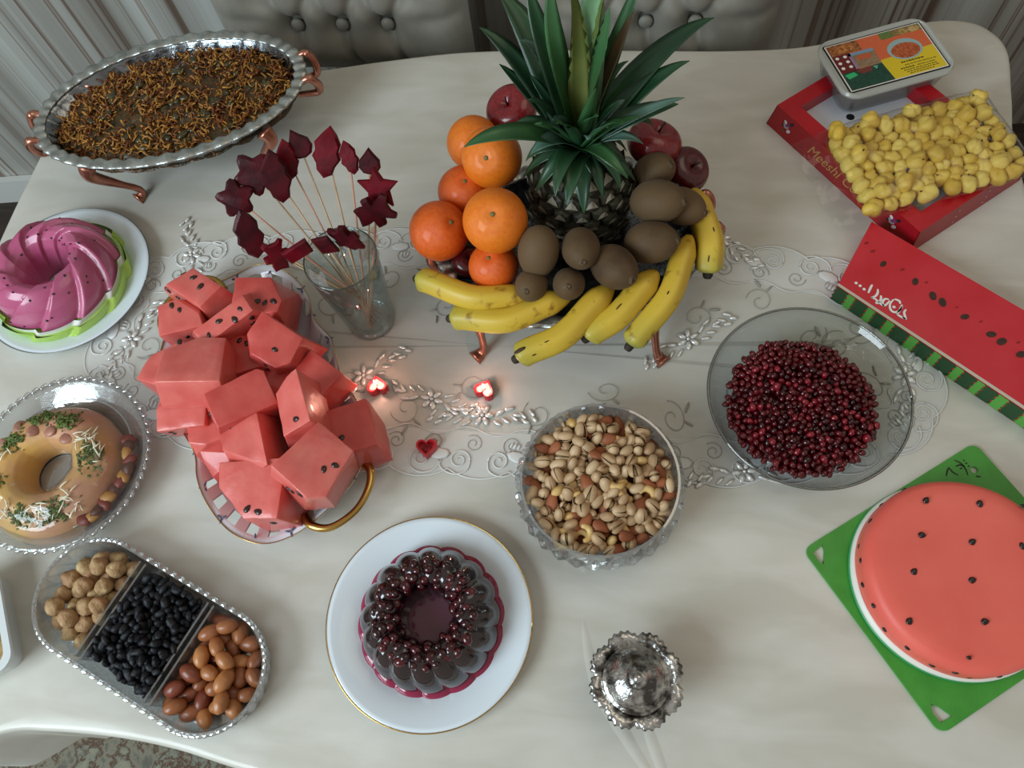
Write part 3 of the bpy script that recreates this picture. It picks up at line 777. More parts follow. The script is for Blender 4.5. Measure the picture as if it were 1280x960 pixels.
for (f, z, odd) in lv:
    ins_ = (1 - f) * KW * 0.5
    for i, p in enumerate(stadium(KL - 2 * ins_, KW - 2 * ins_)):
        k = 1.0
        if f > .85 and z < KH and lv.index((f, z, odd)) < 5: k = 1.018 if (i + odd) % 2 else 0.99
        vs.append((p[0] * k, p[1] * k, z))
fs = [(k * n + i, k * n + (i + 1) % n, (k + 1) * n + (i + 1) % n, (k + 1) * n + i) for k in range(len(lv) - 1) for i in range(n)]
fs += [tuple(reversed(range(n))), tuple(range((len(lv) - 1) * n, len(lv) * n))]
g.add(vs, fs).build('bowl', M_crys, kd, smooth=False)
g = G()
for i, p in enumerate(stadium(KL, KW)):
    nx_ = S[(i + 1) % len(S)]; g.ball((p[0], p[1], KH - 0.001), (0.0072, 0.0034, 0.0028), 6, 4, Matrix.Rotation(math.atan2(nx_[1] - p[1], nx_[0] - p[0]), 3, 'Z'))
g.build('cut_rim', M_crys, kd, smooth=False)
for dx in (-0.062, 0.052):
    for e in (-.0045, .0045): G().box((dx + e, 0, 0.022), (0.0028, KW * .90, 0.033)).build('divider', M_crys, kd, smooth=False)
ca, sa = math.cos(KA), math.sin(KA)
def kw_(x, y, z): return (KC[0] + x * ca - y * sa, KC[1] + x * sa + y * ca, T + z)
def kbound(x0, x1):
    r0 = KW / 2 * .87; h = KL / 2 - KW / 2
    def f(x, y, r):
        x = min(max(x, x0 + r), x1 - r); cx_ = max(-h, min(h, x)); d = math.hypot(x - cx_, y); m = r0 - r
        if d > m: x = cx_ + (x - cx_) * m / d; y = y * m / d
        return x, y
    return f
M_fig = mat('dried_fig', (192, 166, 120), 0.65, c2=(146, 112, 74), nscale=90, rnd=(160, 122, 86), bump=.8, bscale=130, bdist=.004)
M_hole = mat('fig_eye', (70, 44, 26), 0.8)
fg = [G().ball((0, 0, 0), (.0125, .0125, .0105), 16, 10, None, lambda p, s=s: p * (1 + .16 * noise.noise(p * 130 + Vector((s, 0, 0)))) + Vector((0, 0, .003 if p.z > .009 else 0))).data('dried_fig', M_fig) for s in (0, 7, 15)]
eye = G().ball((0, 0, 0), (.0025, .0018, .001), 7, 4).data('fig_eye', M_hole)
P = settle(26, .0118, lambda x, y: .006, kbound(-KL / 2, -.068), 3, (.16, .06), .03, 200)
for i, p in enumerate(P):
    o = link('dried_fig', fg[i % 3], None, kw_(*p), (rng.uniform(-.9, .9), rng.uniform(-.9, .9), rng.uniform(0, 6)), rng.uniform(.9, 1.12))
    tag(o, 'pale wrinkled dried fig in the end compartment of the crystal dish', 'fig', 'dried figs in the crystal dish')
    link('eye', eye, o, (.001, 0, .0118))
M_rais = mat('black_raisin', (12, 13, 18), 0.6, c2=(26, 28, 36), nscale=120, bump=.7, bscale=260)
rs = [G().ball((0, 0, 0), (.0068, .0042, .0036), 9, 6, None, lambda p, s=s: p * (1 + .3 * noise.noise(p * 330 + Vector((s, 0, 0))))).data('raisin', M_rais) for s in (0, 4, 9)]
P = settle(290, .0050, lambda x, y: .013 + .010 * max(0, 1 - (y / .06) ** 2), kbound(-.0575, .0475), 5, (.05, .06), .05, 130)
for i, p in enumerate(P):
    o = link('raisin', rs[i % 3], None, kw_(*p), rrot(), rng.uniform(.95, 1.35))
    tag(o, 'black raisin in the middle compartment of the crystal dish', 'raisin', 'black raisins in the crystal dish')
G().prism([(-.054, -.058), (.044, -.058), (.044, .058), (-.054, .058)], .0052, .018).build('raisin_bed', M_rais, None, KC, (0, 0, KA))
o = bpy.data.objects['raisin_bed']; tag(o, 'bottom layer of black raisins under the loose ones in the crystal dish', 'raisins', None, 'stuff')
M_juj = mat('brown_oleaster', (118, 54, 34), 0.42, c2=(98, 40, 26), nscale=40, rnd=(176, 116, 66), coat=.2, bump=.5, bscale=80)
jj = [G().ball((0, 0, 0), (.0148, .0098, .0098), 14, 9, None, lambda p, s=s: p * (1 + .10 * noise.noise(p * 100 + Vector((s, 0, 0))))).data('oleaster_fruit', M_juj) for s in (0, 5)]
P = settle(36, .0108, lambda x, y: .006, kbound(.058, KL / 2), 9, (.16, .06), .06, 220)
for i, p in enumerate(P):
    o = link('oleaster_fruit', jj[i % 2], None, kw_(*p), (rng.uniform(-.4, .4), rng.uniform(-.4, .4), rng.uniform(0, 6)), rng.uniform(.9, 1.1))
    tag(o, 'glossy red-brown oblong dried fruit in the crystal dish end compartment', 'dried fruit', 'red-brown dried fruits in the crystal dish')

# ------------------------------------------------------------------ porcelain platter with watermelon
PC = (-0.475, 0.395, T); PA = R(-58)
pf = thing('porcelain_platter', PC, 'white openwork porcelain platter with gold handles under the watermelon chunks', 'platter', None, PA)
PO = catmull([(-.188, -.060), (-.163, -.092), (-.115, -.118), (-.075, -.112), (-.03, -.122), (.03, -.112), (.075, -.118), (.125, -.116), (.17, -.10), (.205, -.068), (.212, -.025), (.205, .022),
              (.188, .060), (.163, .092), (.125, .124), (.075, .118), (.03, .112), (-.03, .122), (-.075, .112), (-.115, .118), (-.165, .108), (-.205, .075), (-.212, .025), (-.205, -.022)], 8)
lv = [(0, .004), (.45, .004), (.66, .0045), (.76, .008), (.86, .02), (.95, .034), (1.0, .040), (1.004, .0385), (.955, .0315), (.86, .015), (.76, .003), (.66, 0), (0, 0)]
n = len(PO); vs = []
for k, (s, z) in enumerate(lv):
    for p in PO: vs.append((p.x * s, p.y * s, z + (.003 * math.sin(math.atan2(p.y, p.x) * 12) if s > .97 else 0)))
fs = [(k * n + i, k * n + (i + 1) % n, (k + 1) * n + (i + 1) % n, (k + 1) * n + i) for k in range(len(lv) - 1) for i in range(n)]
# open slots in the sloping wall: leave out groups of wall faces
def slot(k, i): return (k == 4 or k == 8) and (i % 6) in (1, 2, 3) and not (i % 48 > 43 or i % 48 < 2)
fs = [f for idx, f in enumerate(fs) if not slot(idx // n, idx % n)]
for i in range(n):       # close the slot sides
    pass
M_pl = mat('white_blue_porcelain', (220, 224, 232), 0.15, coat=.5)
G().add(vs, fs).build('body', M_pl, pf)
G().tube([(p.x, p.y, .0405 + .003 * math.sin(math.atan2(p.y, p.x) * 12)) for p in PO] + [(PO[0].x, PO[0].y, .0405)], .0007, 6).build('gilt_edge', M_gold, pf)
for s in (-1, 1):
    Pth = catmull([(s * x_, s * y_, z_) for (x_, y_, z_) in ((.196, -.006, .036), (.215, .000, .042), (.2285, .022, .043), (.223, .058, .043), (.203, .085, .043), (.180, .096, .041), (.160, .088, .036))], 6, False)
    G().tube(Pth, [.0072 - .0025 * math.sin(PI * k / (len(Pth) - 1)) for k in range(len(Pth))], 10).build('handle', M_gold, pf)
M_spr = mat('blue_sprig', (84, 90, 120), 0.4)
spg = G()
for k in range(3): leafpatch(spg, .004 * math.cos(k * 2.1), .004 * math.sin(k * 2.1), k * 2.1, .004, .0016, .0005)
spm = spg.data('painted_sprig', M_spr)
for k in range(20):
    i = int(k * n / 20) + 3; p = PO[i % n]; link('painted_sprig', spm, pf, (p.x * .972, p.y * .972, .0368), (0, 0, k * 1.3))

M_mel = mat('watermelon_flesh', (205, 90, 84), 0.34, c2=(217, 116, 106), nscale=30, ndetail=6, sss=.2, sssr=(.012,), coat=.25, bump=.25, bscale=110, nlo=.32, nhi=.7)
M_mel2 = mat('deep_watermelon_flesh', (192, 70, 65), 0.34, c2=(205, 94, 86), nscale=30, ndetail=6, sss=.2, sssr=(.012,), coat=.25, bump=.25, bscale=110, nlo=.32, nhi=.7)
wseed = G().ball((0, 0, 0), (.0046, .0030, .0016), 8, 5, None, lambda p: Vector((p.x, p.y * (1 - 60 * p.x), p.z))).data('melon_seed', M_seedb)
rc = random.Random(21)
def chunk(loc, dims, rot, seeds, label, m=0, taper=(1, 1), wedge=0.0):
    """irregular block of melon; taper narrows the top, wedge slopes the top face along x"""
    dims = tuple(q * 1.30 for q in dims)
    jx = [[rc.uniform(-.13, .13) for _ in range(3)] for _ in range(8)]
    bm_ = bmesh.new(); bmesh.ops.create_cube(bm_, size=1)
    for k_, v in enumerate(bm_.verts):
        j = jx[k_]; p = Vector((v.co.x * dims[0], v.co.y * dims[1], v.co.z * dims[2]))
        q = Vector((p.x * (1 + j[0]), p.y * (1 + j[1]), p.z * (1 + j[2])))
        if p.z > 0: q.x *= taper[0]; q.y *= taper[1]; q.z += wedge * (p.x / dims[0]) * dims[2]
        v.co = q
    for _ in range(rc.choice((1, 2, 2))):        # knife cuts that take off a corner or an edge
        nd = Vector((rc.choice((-1, 1)) * rc.uniform(.2, 1), rc.choice((-1, 1)) * rc.uniform(.2, 1), rc.uniform(-.2, .9))).normalized()
        ext = max(v.co.dot(nd) for v in bm_.verts)
        bmesh.ops.bisect_plane(bm_, geom=list(bm_.verts) + list(bm_.edges) + list(bm_.faces), plane_co=nd * ext * rc.uniform(.60, .78), plane_no=nd, clear_outer=True)
        bmesh.ops.holes_fill(bm_, edges=[e for e in bm_.edges if e.is_boundary], sides=0)
    bmesh.ops.bevel(bm_, geom=list(bm_.edges), offset=.0011, segments=2, affect='EDGES', profile=.5, clamp_overlap=True)
    bmesh.ops.triangulate(bm_, faces=[f for f in bm_.faces if len(f.verts) > 4])
    for _ in range(2): bmesh.ops.subdivide_edges(bm_, edges=[e for e in bm_.edges if e.calc_length() > .008], cuts=1, use_grid_fill=True)
    of = Vector((rc.uniform(0, 50), rc.uniform(0, 50), 0)); bm_.normal_update()
    for v in bm_.verts: v.co += v.normal * (.0016 * noise.noise(v.co * 45 + of) + .0009 * noise.noise(v.co * 160 + of))
    me = bpy.data.meshes.new('watermelon_chunk'); bm_.to_mesh(me); bm_.free(); me.materials.append((M_mel, M_mel2)[m])
    me.polygons.foreach_set('use_smooth', [True] * len(me.polygons)); me.set_sharp_from_angle(angle=R(48))
    o = link('watermelon_chunk', me, None, loc, [R(a) for a in rot])
    tag(o, label, 'watermelon', 'watermelon chunks on the platter')
    for (f, u, v) in seeds:
        hx, hy, hz = dims[0] / 2, dims[1] / 2, dims[2] / 2
        if f == 't': st, d = Vector((u * hx, v * hy, hz * 2.5)), Vector((0, 0, -1))
        elif f == 'f': st, d = Vector((u * hx, -hy * 2.5, v * hz)), Vector((0, 1, 0))
        elif f == 'l': st, d = Vector((-hx * 2.5, u * hy, v * hz)), Vector((1, 0, 0))
        else: st, d = Vector((hx * 2.5, u * hy, v * hz)), Vector((-1, 0, 0))
        ok, hit, nor, _ = o.ray_cast(st, d)
        if ok:
            q = nor.to_track_quat('Z', 'Y').to_euler()
            link('melon_seed', wseed, o, hit, (Matrix.Rotation(0, 3, 'X') @ q.to_matrix() @ Matrix.Rotation(rc.uniform(0, 6), 3, 'Z')).to_euler(), rc.uniform(1.0, 1.4))
    return o
_CH = [
 ((-0.5950, 0.5431, 0.8120), (.085, .045, .05), (0, 0, -30), [('t', -.4, .2), ('t', .0, .3), ('t', .35, .1), ('f', -.6, .4), ('f', -.3, .2)], 'watermelon chunk with a seed row at the far end of the platter', 0, (.8, .8), 0),
 ((-0.4856, 0.5197, 0.8150), (.062, .052, .055), (0, 4, 4), [('t', -.6, -.3), ('t', -.3, -.35), ('t', .0, -.3), ('t', .3, -.35), ('t', .6, -.3)], 'watermelon chunk at the far end nearest the glass of skewers', 1, (.92, .9), 0),
 ((-0.6050, 0.4980, 0.8050), (.05, .05, .045), (10, 0, 20), [('t', -.2, .5), ('t', .1, .2), ('f', 0, .3)], 'small pale watermelon chunk at the platter side near the pink jelly', 0, (.9, .8), 0),
 ((-0.5192, 0.4793, 0.8380), (.085, .042, .04), (18, -6, 38), [('t', .5, .0), ('t', .25, -.3), ('t', .6, -.6), ('t', -.1, .1), ('t', -.5, -.2), ('f', .5, .2), ('f', -.6, .3)], 'narrow watermelon wedge with many seeds lying above the slab', 0, (.8, .5), .1),
 ((-0.5400, 0.4013, 0.8480), (.068, .066, .038), (-16, 4, 6), [], 'smooth seedless watermelon slab on top of the heap', 0, (.92, .94), 0),
 ((-0.4377, 0.4428, 0.8400), (.062, .05, .048), (8, 10, -26), [('f', .0, -.1), ('f', .05, .5), ('f', .3, -.5), ('t', .2, -.2)], 'watermelon chunk with three seeds beside the dark gap', 1, (.85, .85), 0),
 ((-0.6006, 0.4201, 0.8050), (.045, .06, .045), (0, -8, -12), [('t', -.2, .7), ('t', .3, .8), ('l', .2, .2)], 'watermelon chunk at the platter side opposite the candles', 0, (.9, .9), 0),
 ((-0.5574, 0.3585, 0.8100), (.058, .05, .045), (12, 0, 10), [('f', -.6, .5), ('f', -.7, -.1), ('f', .1, -.5), ('l', 0, 0)], 'watermelon chunk with seeds below the smooth slab', 0, (.9, .9), 0),
 ((-0.4706, 0.3579, 0.8420), (.07, .05, .055), (14, 12, 36), [('f', -.6, .3), ('f', -.4, -.5), ('l', .2, -.2)], 'large watermelon block at the centre of the heap', 1, (.85, .8), 0),
 ((-0.3864, 0.3478, 0.8550), (.05, .062, .05), (6, 0, 22), [('t', .1, -.6)], 'pointed watermelon wedge standing on the heap', 0, (.62, .9), .35),
 ((-0.3855, 0.3976, 0.8120), (.05, .06, .045), (0, 0, -35), [], 'dark watermelon chunk beside the openwork platter wall', 1, (.9, .9), 0),
 ((-0.3306, 0.3330, 0.8050), (.066, .062, .042), (0, 0, 20), [('t', -.1, -.3)], 'deep red watermelon chunk at the platter side near the candles', 1, (.85, .85), 0),
 ((-0.4472, 0.3044, 0.8250), (.05, .062, .05), (8, -8, 20), [], 'watermelon chunk between the central block and the front pieces', 0, (.85, .85), 0),
 ((-0.3437, 0.2721, 0.8450), (.066, .066, .056), (-10, 14, -36), [('f', .1, .5), ('f', .2, .75), ('f', -.15, .2), ('f', -.3, 0), ('t', .2, -.1), ('t', .35, .2), ('l', .3, .2)], 'big cube of watermelon with scattered seeds near the gold handle', 0, (.92, .92), 0),
 ((-0.4322, 0.2465, 0.8100), (.075, .07, .055), (10, -4, 6), [('t', .0, -.5), ('t', .3, -.6), ('f', .5, .3)], 'broad watermelon chunk at the front corner of the platter', 0, (.9, .8), 0),
 ((-0.5184, 0.3283, 0.8020), (.05, .04, .04), (0, 0, 30), [], 'small watermelon chunk low at the platter edge', 0, (.85, .85), 0),
 ((-0.4368, 0.3944, 0.8080), (.06, .06, .04), (0, 0, 10), [], 'watermelon chunk half hidden under the pointed wedge', 1, (.9, .9), 0),
 ((-0.5122, 0.4418, 0.8000), (.07, .06, .05), (0, 0, 20), [('t', .3, .3), ('t', .5, .1)], 'shaded watermelon chunk in the dark gap of the heap', 1, (.9, .9), 0),
 ((-0.4968, 0.3129, 0.7900), (.06, .05, .045), (0, 0, 30), [], 'bottom watermelon chunk seen behind the platter slots', 1, (.9, .9), 0),
]
for (l, d, ro_, sd, lb, m, tp, wd) in _CH: chunk(l, d, ro_, sd, lb, m, tp, wd)

# ------------------------------------------------------------------ tumbler with fruit-leather skewers
TB = (-0.347, 0.541, T)
tm = thing('glass_tumbler', TB, 'clear glass tumbler holding fruit-leather skewers', 'glass')
G().lathe([(0, .009), (.030, .009), (.032, .013), (.040, .09), (.0475, .168), (.0487, .1693), (.050, .168), (.043, .09), (.036, .006), (.034, 0), (0, 0)], 64).build('body', glass('bluish_tumbler_glass', (.86, .92, .92), 1.5, .02, extra=.06), tm)
G().tube([(.0487 * math.cos(2 * PI * i / 64), .0487 * math.sin(2 * PI * i / 64), .1688) for i in range(65)], .0012, 6).build('rim', glass('dark_glass_rim', (.45, .55, .53), 1.5, .03, extra=.1), tm)
G().lathe([(0, .0005), (.033, .0005), (.0345, .004), (.031, .0085), (0, .0085)], 48).build('thick_base', M_crys, tm)
M_lea = mat('dark_red_fruit_leather', (50, 6, 14), 0.5, spec=.2, c2=(76, 8, 20), nscale=60, coat=.08, bump=.3, bscale=150)
M_lea2 = mat('bright_red_fruit_leather', (108, 8, 26), 0.48, spec=.2, c2=(82, 8, 20), nscale=60, coat=.08, bump=.3, bscale=150)
M_stick = mat('pale_bamboo', (196, 168, 132), 0.55, c2=(176, 142, 108), nscale=40, stretch=(8, 8, 1))
M_pstick = mat('pink_stained_bamboo', (206, 138, 122), 0.5, c2=(190, 150, 122), nscale=60)
def shape_pts(kind):
    if kind == 'leaf': return [(0, -.022), (.007, -.016), (.008, -.010), (.012, -.004), (.010, .002), (.012, .008), (.007, .016), (.001, .024), (-.006, .018), (-.010, .010), (-.009, .003), (-.012, -.003), (-.008, -.011), (-.007, -.017)]
    if kind == 'flower': return [(.017 * (1 + .22 * math.cos(5 * a)) * math.cos(a), .017 * (1 + .22 * math.cos(5 * a)) * math.sin(a)) for a in [2 * PI * k / 30 for k in range(30)]]
    if kind == 'bear': return [(0, -.02), (.008, -.021), (.009, -.014), (.008, -.008), (.015, -.006), (.015, .001), (.008, .002), (.010, .008), (.013, .014), (.009, .018), (.004, .015), (-.004, .015), (-.009, .018), (-.013, .014), (-.010, .008), (-.008, .002), (-.015, .001), (-.015, -.006), (-.008, -.008), (-.009, -.014), (-.008, -.021)]
    if kind == 'drop': return [(0, -.015), (.008, -.013), (.013, -.006), (.012, .003), (.006, .010), (0, .018), (-.006, .010), (-.012, .003), (-.013, -.006), (-.008, -.013)]
    if kind == 'star': return [((.022 if k % 2 == 0 else .011) * math.sin(PI * k / 5), (.022 if k % 2 == 0 else .011) * math.cos(PI * k / 5)) for k in range(10)]
    return [(-.012, -.018), (.012, -.016), (.013, .016), (-.011, .018)]
def leather_mesh(kind, m, th=.007):
    g = G(); pts = shape_pts(kind); n = len(pts)
    def q(p, z, s): return (p[0] * s, z + .0016 * math.sin(p[0] * 180 + p[1] * 120), p[1] * s)
    vs = []
    for (s, z) in ((.86, -th / 2), (1.0, -th / 4), (1.0, th / 4), (.86, th / 2)): vs += [q(p, z, s) for p in pts]
    fs = [(k * n + i, k * n + (i + 1) % n, (k + 1) * n + (i + 1) % n, (k + 1) * n + i) for k in range(3) for i in range(n)] + [tuple(reversed(range(n))), tuple(range(3 * n, 4 * n))]
    return g.add(vs, fs).data('leather_' + kind, m, sharp=35)
_LM = {}
def lmesh(k, m):
    if (k, m) not in _LM: _LM[(k, m)] = leather_mesh(k, (M_lea, M_lea2)[m])
    return _LM[(k, m)]
_SK = [
 ((-0.4945, 0.6103, 0.9500), 'flower', 0, 1.05, 20, 'dark flower-shaped leather skewer reaching farthest toward the pink jelly'),
 ((-0.4683, 0.6399, 0.9650), 'flower', 0, 1.2, 60, 'large dark flower-shaped leather skewer next to the silver dish leg'),
 ((-0.4352, 0.6314, 0.9680), 'leaf', 0, 1.3, -20, 'dark oak-leaf leather skewer beside the large flower one'),
 ((-0.4250, 0.6592, 0.9700), 'leaf', 1, .95, -14, 'slim red leaf leather skewer behind the dark oak leaf'),
 ((-0.4095, 0.6763, 0.9800), 'drop', 0, .98, 10, 'dark drop-shaped leather skewer standing tallest at the back'),
 ((-0.3707, 0.6664, 0.9750), 'leaf', 1, 1.25, -22, 'bright red large leaf leather skewer at the back of the glass'),
 ((-0.3410, 0.6630, 0.9700), 'leaf', 1, .82, 12, 'small bright red leaf leather skewer beside the large leaf'),
 ((-0.3148, 0.6610, 0.9650), 'drop', 0, .9, 5, 'dark drop-shaped leather skewer atop the cluster nearest the oranges'),
 ((-0.2980, 0.6234, 0.9600), 'star', 1, 1.1, 15, 'red star-shaped leather skewer in the cluster nearest the oranges'),
 ((-0.3008, 0.5976, 0.9450), 'bear', 0, 1.2, -50, 'dark bear-shaped leather skewer below the red star'),
 ((-0.4703, 0.5623, 0.9350), 'leaf', 0, 1.25, -40, 'dark ragged leaf leather skewer drooping over the lace'),
 ((-0.4309, 0.5379, 0.9280), 'bear', 1, .95, -35, 'red bear-shaped leather skewer drooping over the platter end'),
 ((-0.3991, 0.5391, 0.9350), 'block', 1, .85, 80, 'short red block of fruit leather above the tumbler rim'),
 ((-0.3566, 0.5400, 0.9500), 'block', 0, .78, 5, 'small dark block of fruit leather over the tumbler mouth'),
 ((-0.3302, 0.5483, 0.9550), 'bear', 0, 1.0, 40, 'dark folded fruit-leather piece over the tumbler mouth'),
]
CAMV = Vector((0, 0, 1))
for i, (hd, k, m, s, tw, lb) in enumerate(_SK):
    hd = Vector(hd); a = 2 * PI * i / 15 + 2.4
    b = Vector((TB[0] - (hd.x - TB[0]) * .16, TB[1] - (hd.y - TB[1] - .03) * .13, T + .011)) + Vector((.008 * math.cos(a), .008 * math.sin(a), 0))
    d = hd - b; ln = d.length; dr = d.normalized()
    t = thing('fruit_leather_skewer', b, lb, 'skewer', 'fruit-leather skewers in the tumbler')
    loc_q = dr.to_track_quat('Z', 'Y')
    G().tube([(0, 0, 0), (0, 0, ln * .5), (0, 0, ln - .004)], [.0014, .0014, .0012], 6).build('stick', M_pstick if i % 3 == 0 else M_stick, t, (0, 0, 0), loc_q.to_euler())
    # the flat sweet faces up and toward the near side
    fz = dr; fy = (Vector((.05, -.55, .83))); fy = (fy - fz * fy.dot(fz)).normalized(); fx = fy.cross(fz).normalized()
    rotm = Matrix((fx, fy, fz)).transposed() @ Matrix.Rotation(R(tw), 3, 'Y')
    link('fruit_leather', lmesh(k, m), t, d, rotm.to_euler(), s * 1.22)
M_wrap = glass('peach_clear_wrap', (.95, .80, .72), 1.45, .08, extra=.03, dif=.25, bump=.5, bscale=80)
for (p0, p1, p2, lb) in (((-0.3100, 0.5999, 0.9100), (-0.3269, 0.5731, 0.9050), (-0.3108, 0.5939, 0.8850), 'crumpled peach film scrap over the tumbler rim toward the oranges'),
                         ((-0.3931, 0.5291, 0.9050), (-0.3748, 0.5266, 0.9020), (-0.3932, 0.5240, 0.8850), 'crumpled peach film scrap over the tumbler rim toward the watermelon')):
    A, B, C_ = Vector(p0), Vector(p1), Vector(p2)
    def wf(u, v): 
        q = A + (B - A) * u * 1.2 + (C_ - A) * v * 1.2
        return tuple(q + Vector((0, 0, .006 * math.sin(u * 9) * (1 - v) + .004 * noise.noise((u * 5, v * 5, 1)))))
    tag(G().surf(wf, 10, 10).build('film_scrap', M_wrap), lb, 'film scrap')

# ------------------------------------------------------------------ fruit stand
FC = (-0.045, 0.632, T)
oval_server('fruit_stand', FC, R(15), 0.186, 0.135, 0.096, 0.045, 'oval silver fruit stand on copper legs under the heaped fruit', 'fruit stand',
            ((-.162, -.103), (.088, -.165), (-.12, .13), (.12, .13)), (.92, .70))
M_or = mat('orange_peel', (230, 114, 20), 0.38, c2=(236, 130, 28), nscale=9, bump=.35, bscale=260, bdist=.0015, coat=.2, sss=.1)
M_or2 = mat('deep_orange_peel', (216, 88, 20), 0.38, c2=(226, 104, 26), nscale=9, bump=.35, bscale=260, bdist=.0015, coat=.2, sss=.1)
M_but = mat('dried_stem_end', (112, 108, 60), 0.7)
def orange_shape(p):
    r = p.length; th = math.acos(max(-1, min(1, p.z / r)))
    return p * (1 - .10 * math.exp(-(th / .22) ** 2) - .03 * math.cos(th) ** 2)
orm = [G().ball((0, 0, 0), 1.0, 36, 22, None, orange_shape).data('orange_skin', m) for m in (M_or, M_or2)]
btm = G().ball((0, 0, 0), (.085, .085, .05), 8, 5).data('stem_end', M_but)
for (p, r, m, rx, ry, lb) in (
 ((-0.1940, 0.7525, 0.9000), .0385, 0, .45, .35, 'orange at the back of the heap, half behind its neighbour'),
 ((-0.1595, 0.7029, 0.9280), .0415, 0, .72, -.10, 'orange touching the pineapple under the drooping leaf'),
 ((-0.2286, 0.6107, 0.8850), .0415, 1, .15, .65, 'deep orange fruit resting farthest out toward the skewers'),
 ((-0.1437, 0.5936, 0.9350), .0425, 0, .42, .05, 'large bright orange on top of the front of the heap'),
 ((-0.2016, 0.6780, 0.8850), .037, 1, .2, .2, 'orange wedged deep between three others'),
 ((-0.1493, 0.5626, 0.8750), .034, 1, .2, -.1, 'small orange just above the bananas')):
    o = link('orange', orm[m], None, p, (rx, ry, 0), r); tag(o, lb, 'orange', 'oranges in the fruit stand')
    link('stem_end', btm, o, (0, 0, .885))
M_kiwi = mat('kiwi_skin', (86, 66, 44), 0.62, spec=.25, c2=(68, 51, 34), nscale=40, bump=.5, bscale=300, bdist=.001, sheen=.04, rnd=(98, 78, 54))
M_knub = mat('kiwi_nub', (104, 86, 62), 0.85, c2=(60, 46, 32), nscale=300)
kwm = G().ball((0, 0, 0), (.025, .025, .033), 24, 16, None, lambda p: Vector((p.x * (1 - 1.5 * p.z), p.y * (1 - 1.5 * p.z), p.z))).data('kiwi_skin', M_kiwi)
knm = G().lathe([(0, .0002), (.0016, .0008), (.0028, .0022), (.0042, .0016), (.0058, -.0012)], 14).data('kiwi_nub', M_knub)
for (p, d, s, lb) in (
 ((-0.0862, 0.5607, 0.9150), (-.1, -.5, -.8), 1.08, 'tall kiwi leaning beside the small orange'),
 ((-0.0317, 0.5651, 0.9180), (.1, -.75, .35), 1.0, 'kiwi in the middle just below the pineapple'),
 ((-0.0455, 0.5292, 0.8900), (.0, -.6, .75), .85, 'small kiwi seen end on above the bananas'),
 ((-0.0946, 0.5263, 0.8880), (-.1, -.5, .45), .85, 'kiwi half hidden beneath the tall kiwi'),
 ((0.0123, 0.5503, 0.9000), (.55, -.6, .25), 1.1, 'large kiwi lying above the third banana'),
 ((0.0587, 0.5900, 0.9000), (.8, -.15, .35), 1.12, 'grey-brown kiwi above the long outer banana'),
 ((0.0648, 0.6402, 0.9200), (.75, -.25, .35), 1.15, 'big pale kiwi on top beside the pineapple'),
 ((0.0995, 0.6523, 0.8950), (.75, -.35, .1), 1.0, 'kiwi behind the big pale one next to the single banana'),
 ((0.0615, 0.7065, 0.9000), (.5, -.2, .6), 1.0, 'shaded kiwi under the red apple')):
    q = Vector(d).normalized().to_track_quat('Z', 'Y').to_euler()
    o = link('kiwi', kwm, None, p, q, s); tag(o, lb, 'kiwi', 'kiwis in the fruit stand'); link('nub', knm, o, (0, 0, .0327))
M_apple = mat('red_apple_skin', (104, 16, 26), 0.28, c2=(132, 32, 36), nscale=14, coat=.4, stretch=(1, 1, .3))
M_appled = mat('dark_red_apple_skin', (62, 10, 16), 0.28, c2=(88, 18, 22), nscale=14, coat=.4)
apr = [(0, -.30), (.18, -.42), (.42, -.46), (.62, -.38), (.80, -.12), (.86, .14), (.78, .40), (.58, .58), (.34, .62), (.15, .54), (0, .40)]
apd = [(.0, -.30)]
for k in range(len(apr) - 1):
    for e in (1 / 3, 2 / 3, 1.0): apd.append((apr[k][0] + (apr[k + 1][0] - apr[k][0]) * e, apr[k][1] + (apr[k + 1][1] - apr[k][1]) * e))
apm = [G().lathe(apr, 28).data('apple_skin', m) for m in (M_apple, M_appled)]
for me in apm: pass
stm = G().tube([(0, 0, .42), (.03, 0, .62), (.08, 0, .80)], [.035, .028, .04], 6).data('apple_stem', M_cwood)
for (p, s, m, rx, ry, lb) in (
 ((-0.1426, 0.8109, 0.9000), .046, 0, .2, -.3, 'red apple behind the oranges with its stalk showing'),
 ((0.0591, 0.7555, 0.8950), .047, 0, -.3, .3, 'red apple under the pineapple leaves beside the kiwis'),
 ((0.1062, 0.7338, 0.8680), .040, 1, .2, .5, 'dark red apple down by the copper handles'),
 ((-0.1910, 0.5847, 0.8450), .030, 1, .0, .3, 'dark red fruit deep in the stand between oranges and bananas')):
    o = link('apple', apm[m], None, p, (rx, ry, 0), s); sm = o.modifiers.new('smooth', 'SUBSURF'); sm.levels = 1; sm.render_levels = 1
    tag(o, lb, 'apple', 'apples in the fruit stand'); link('stalk', stm, o)

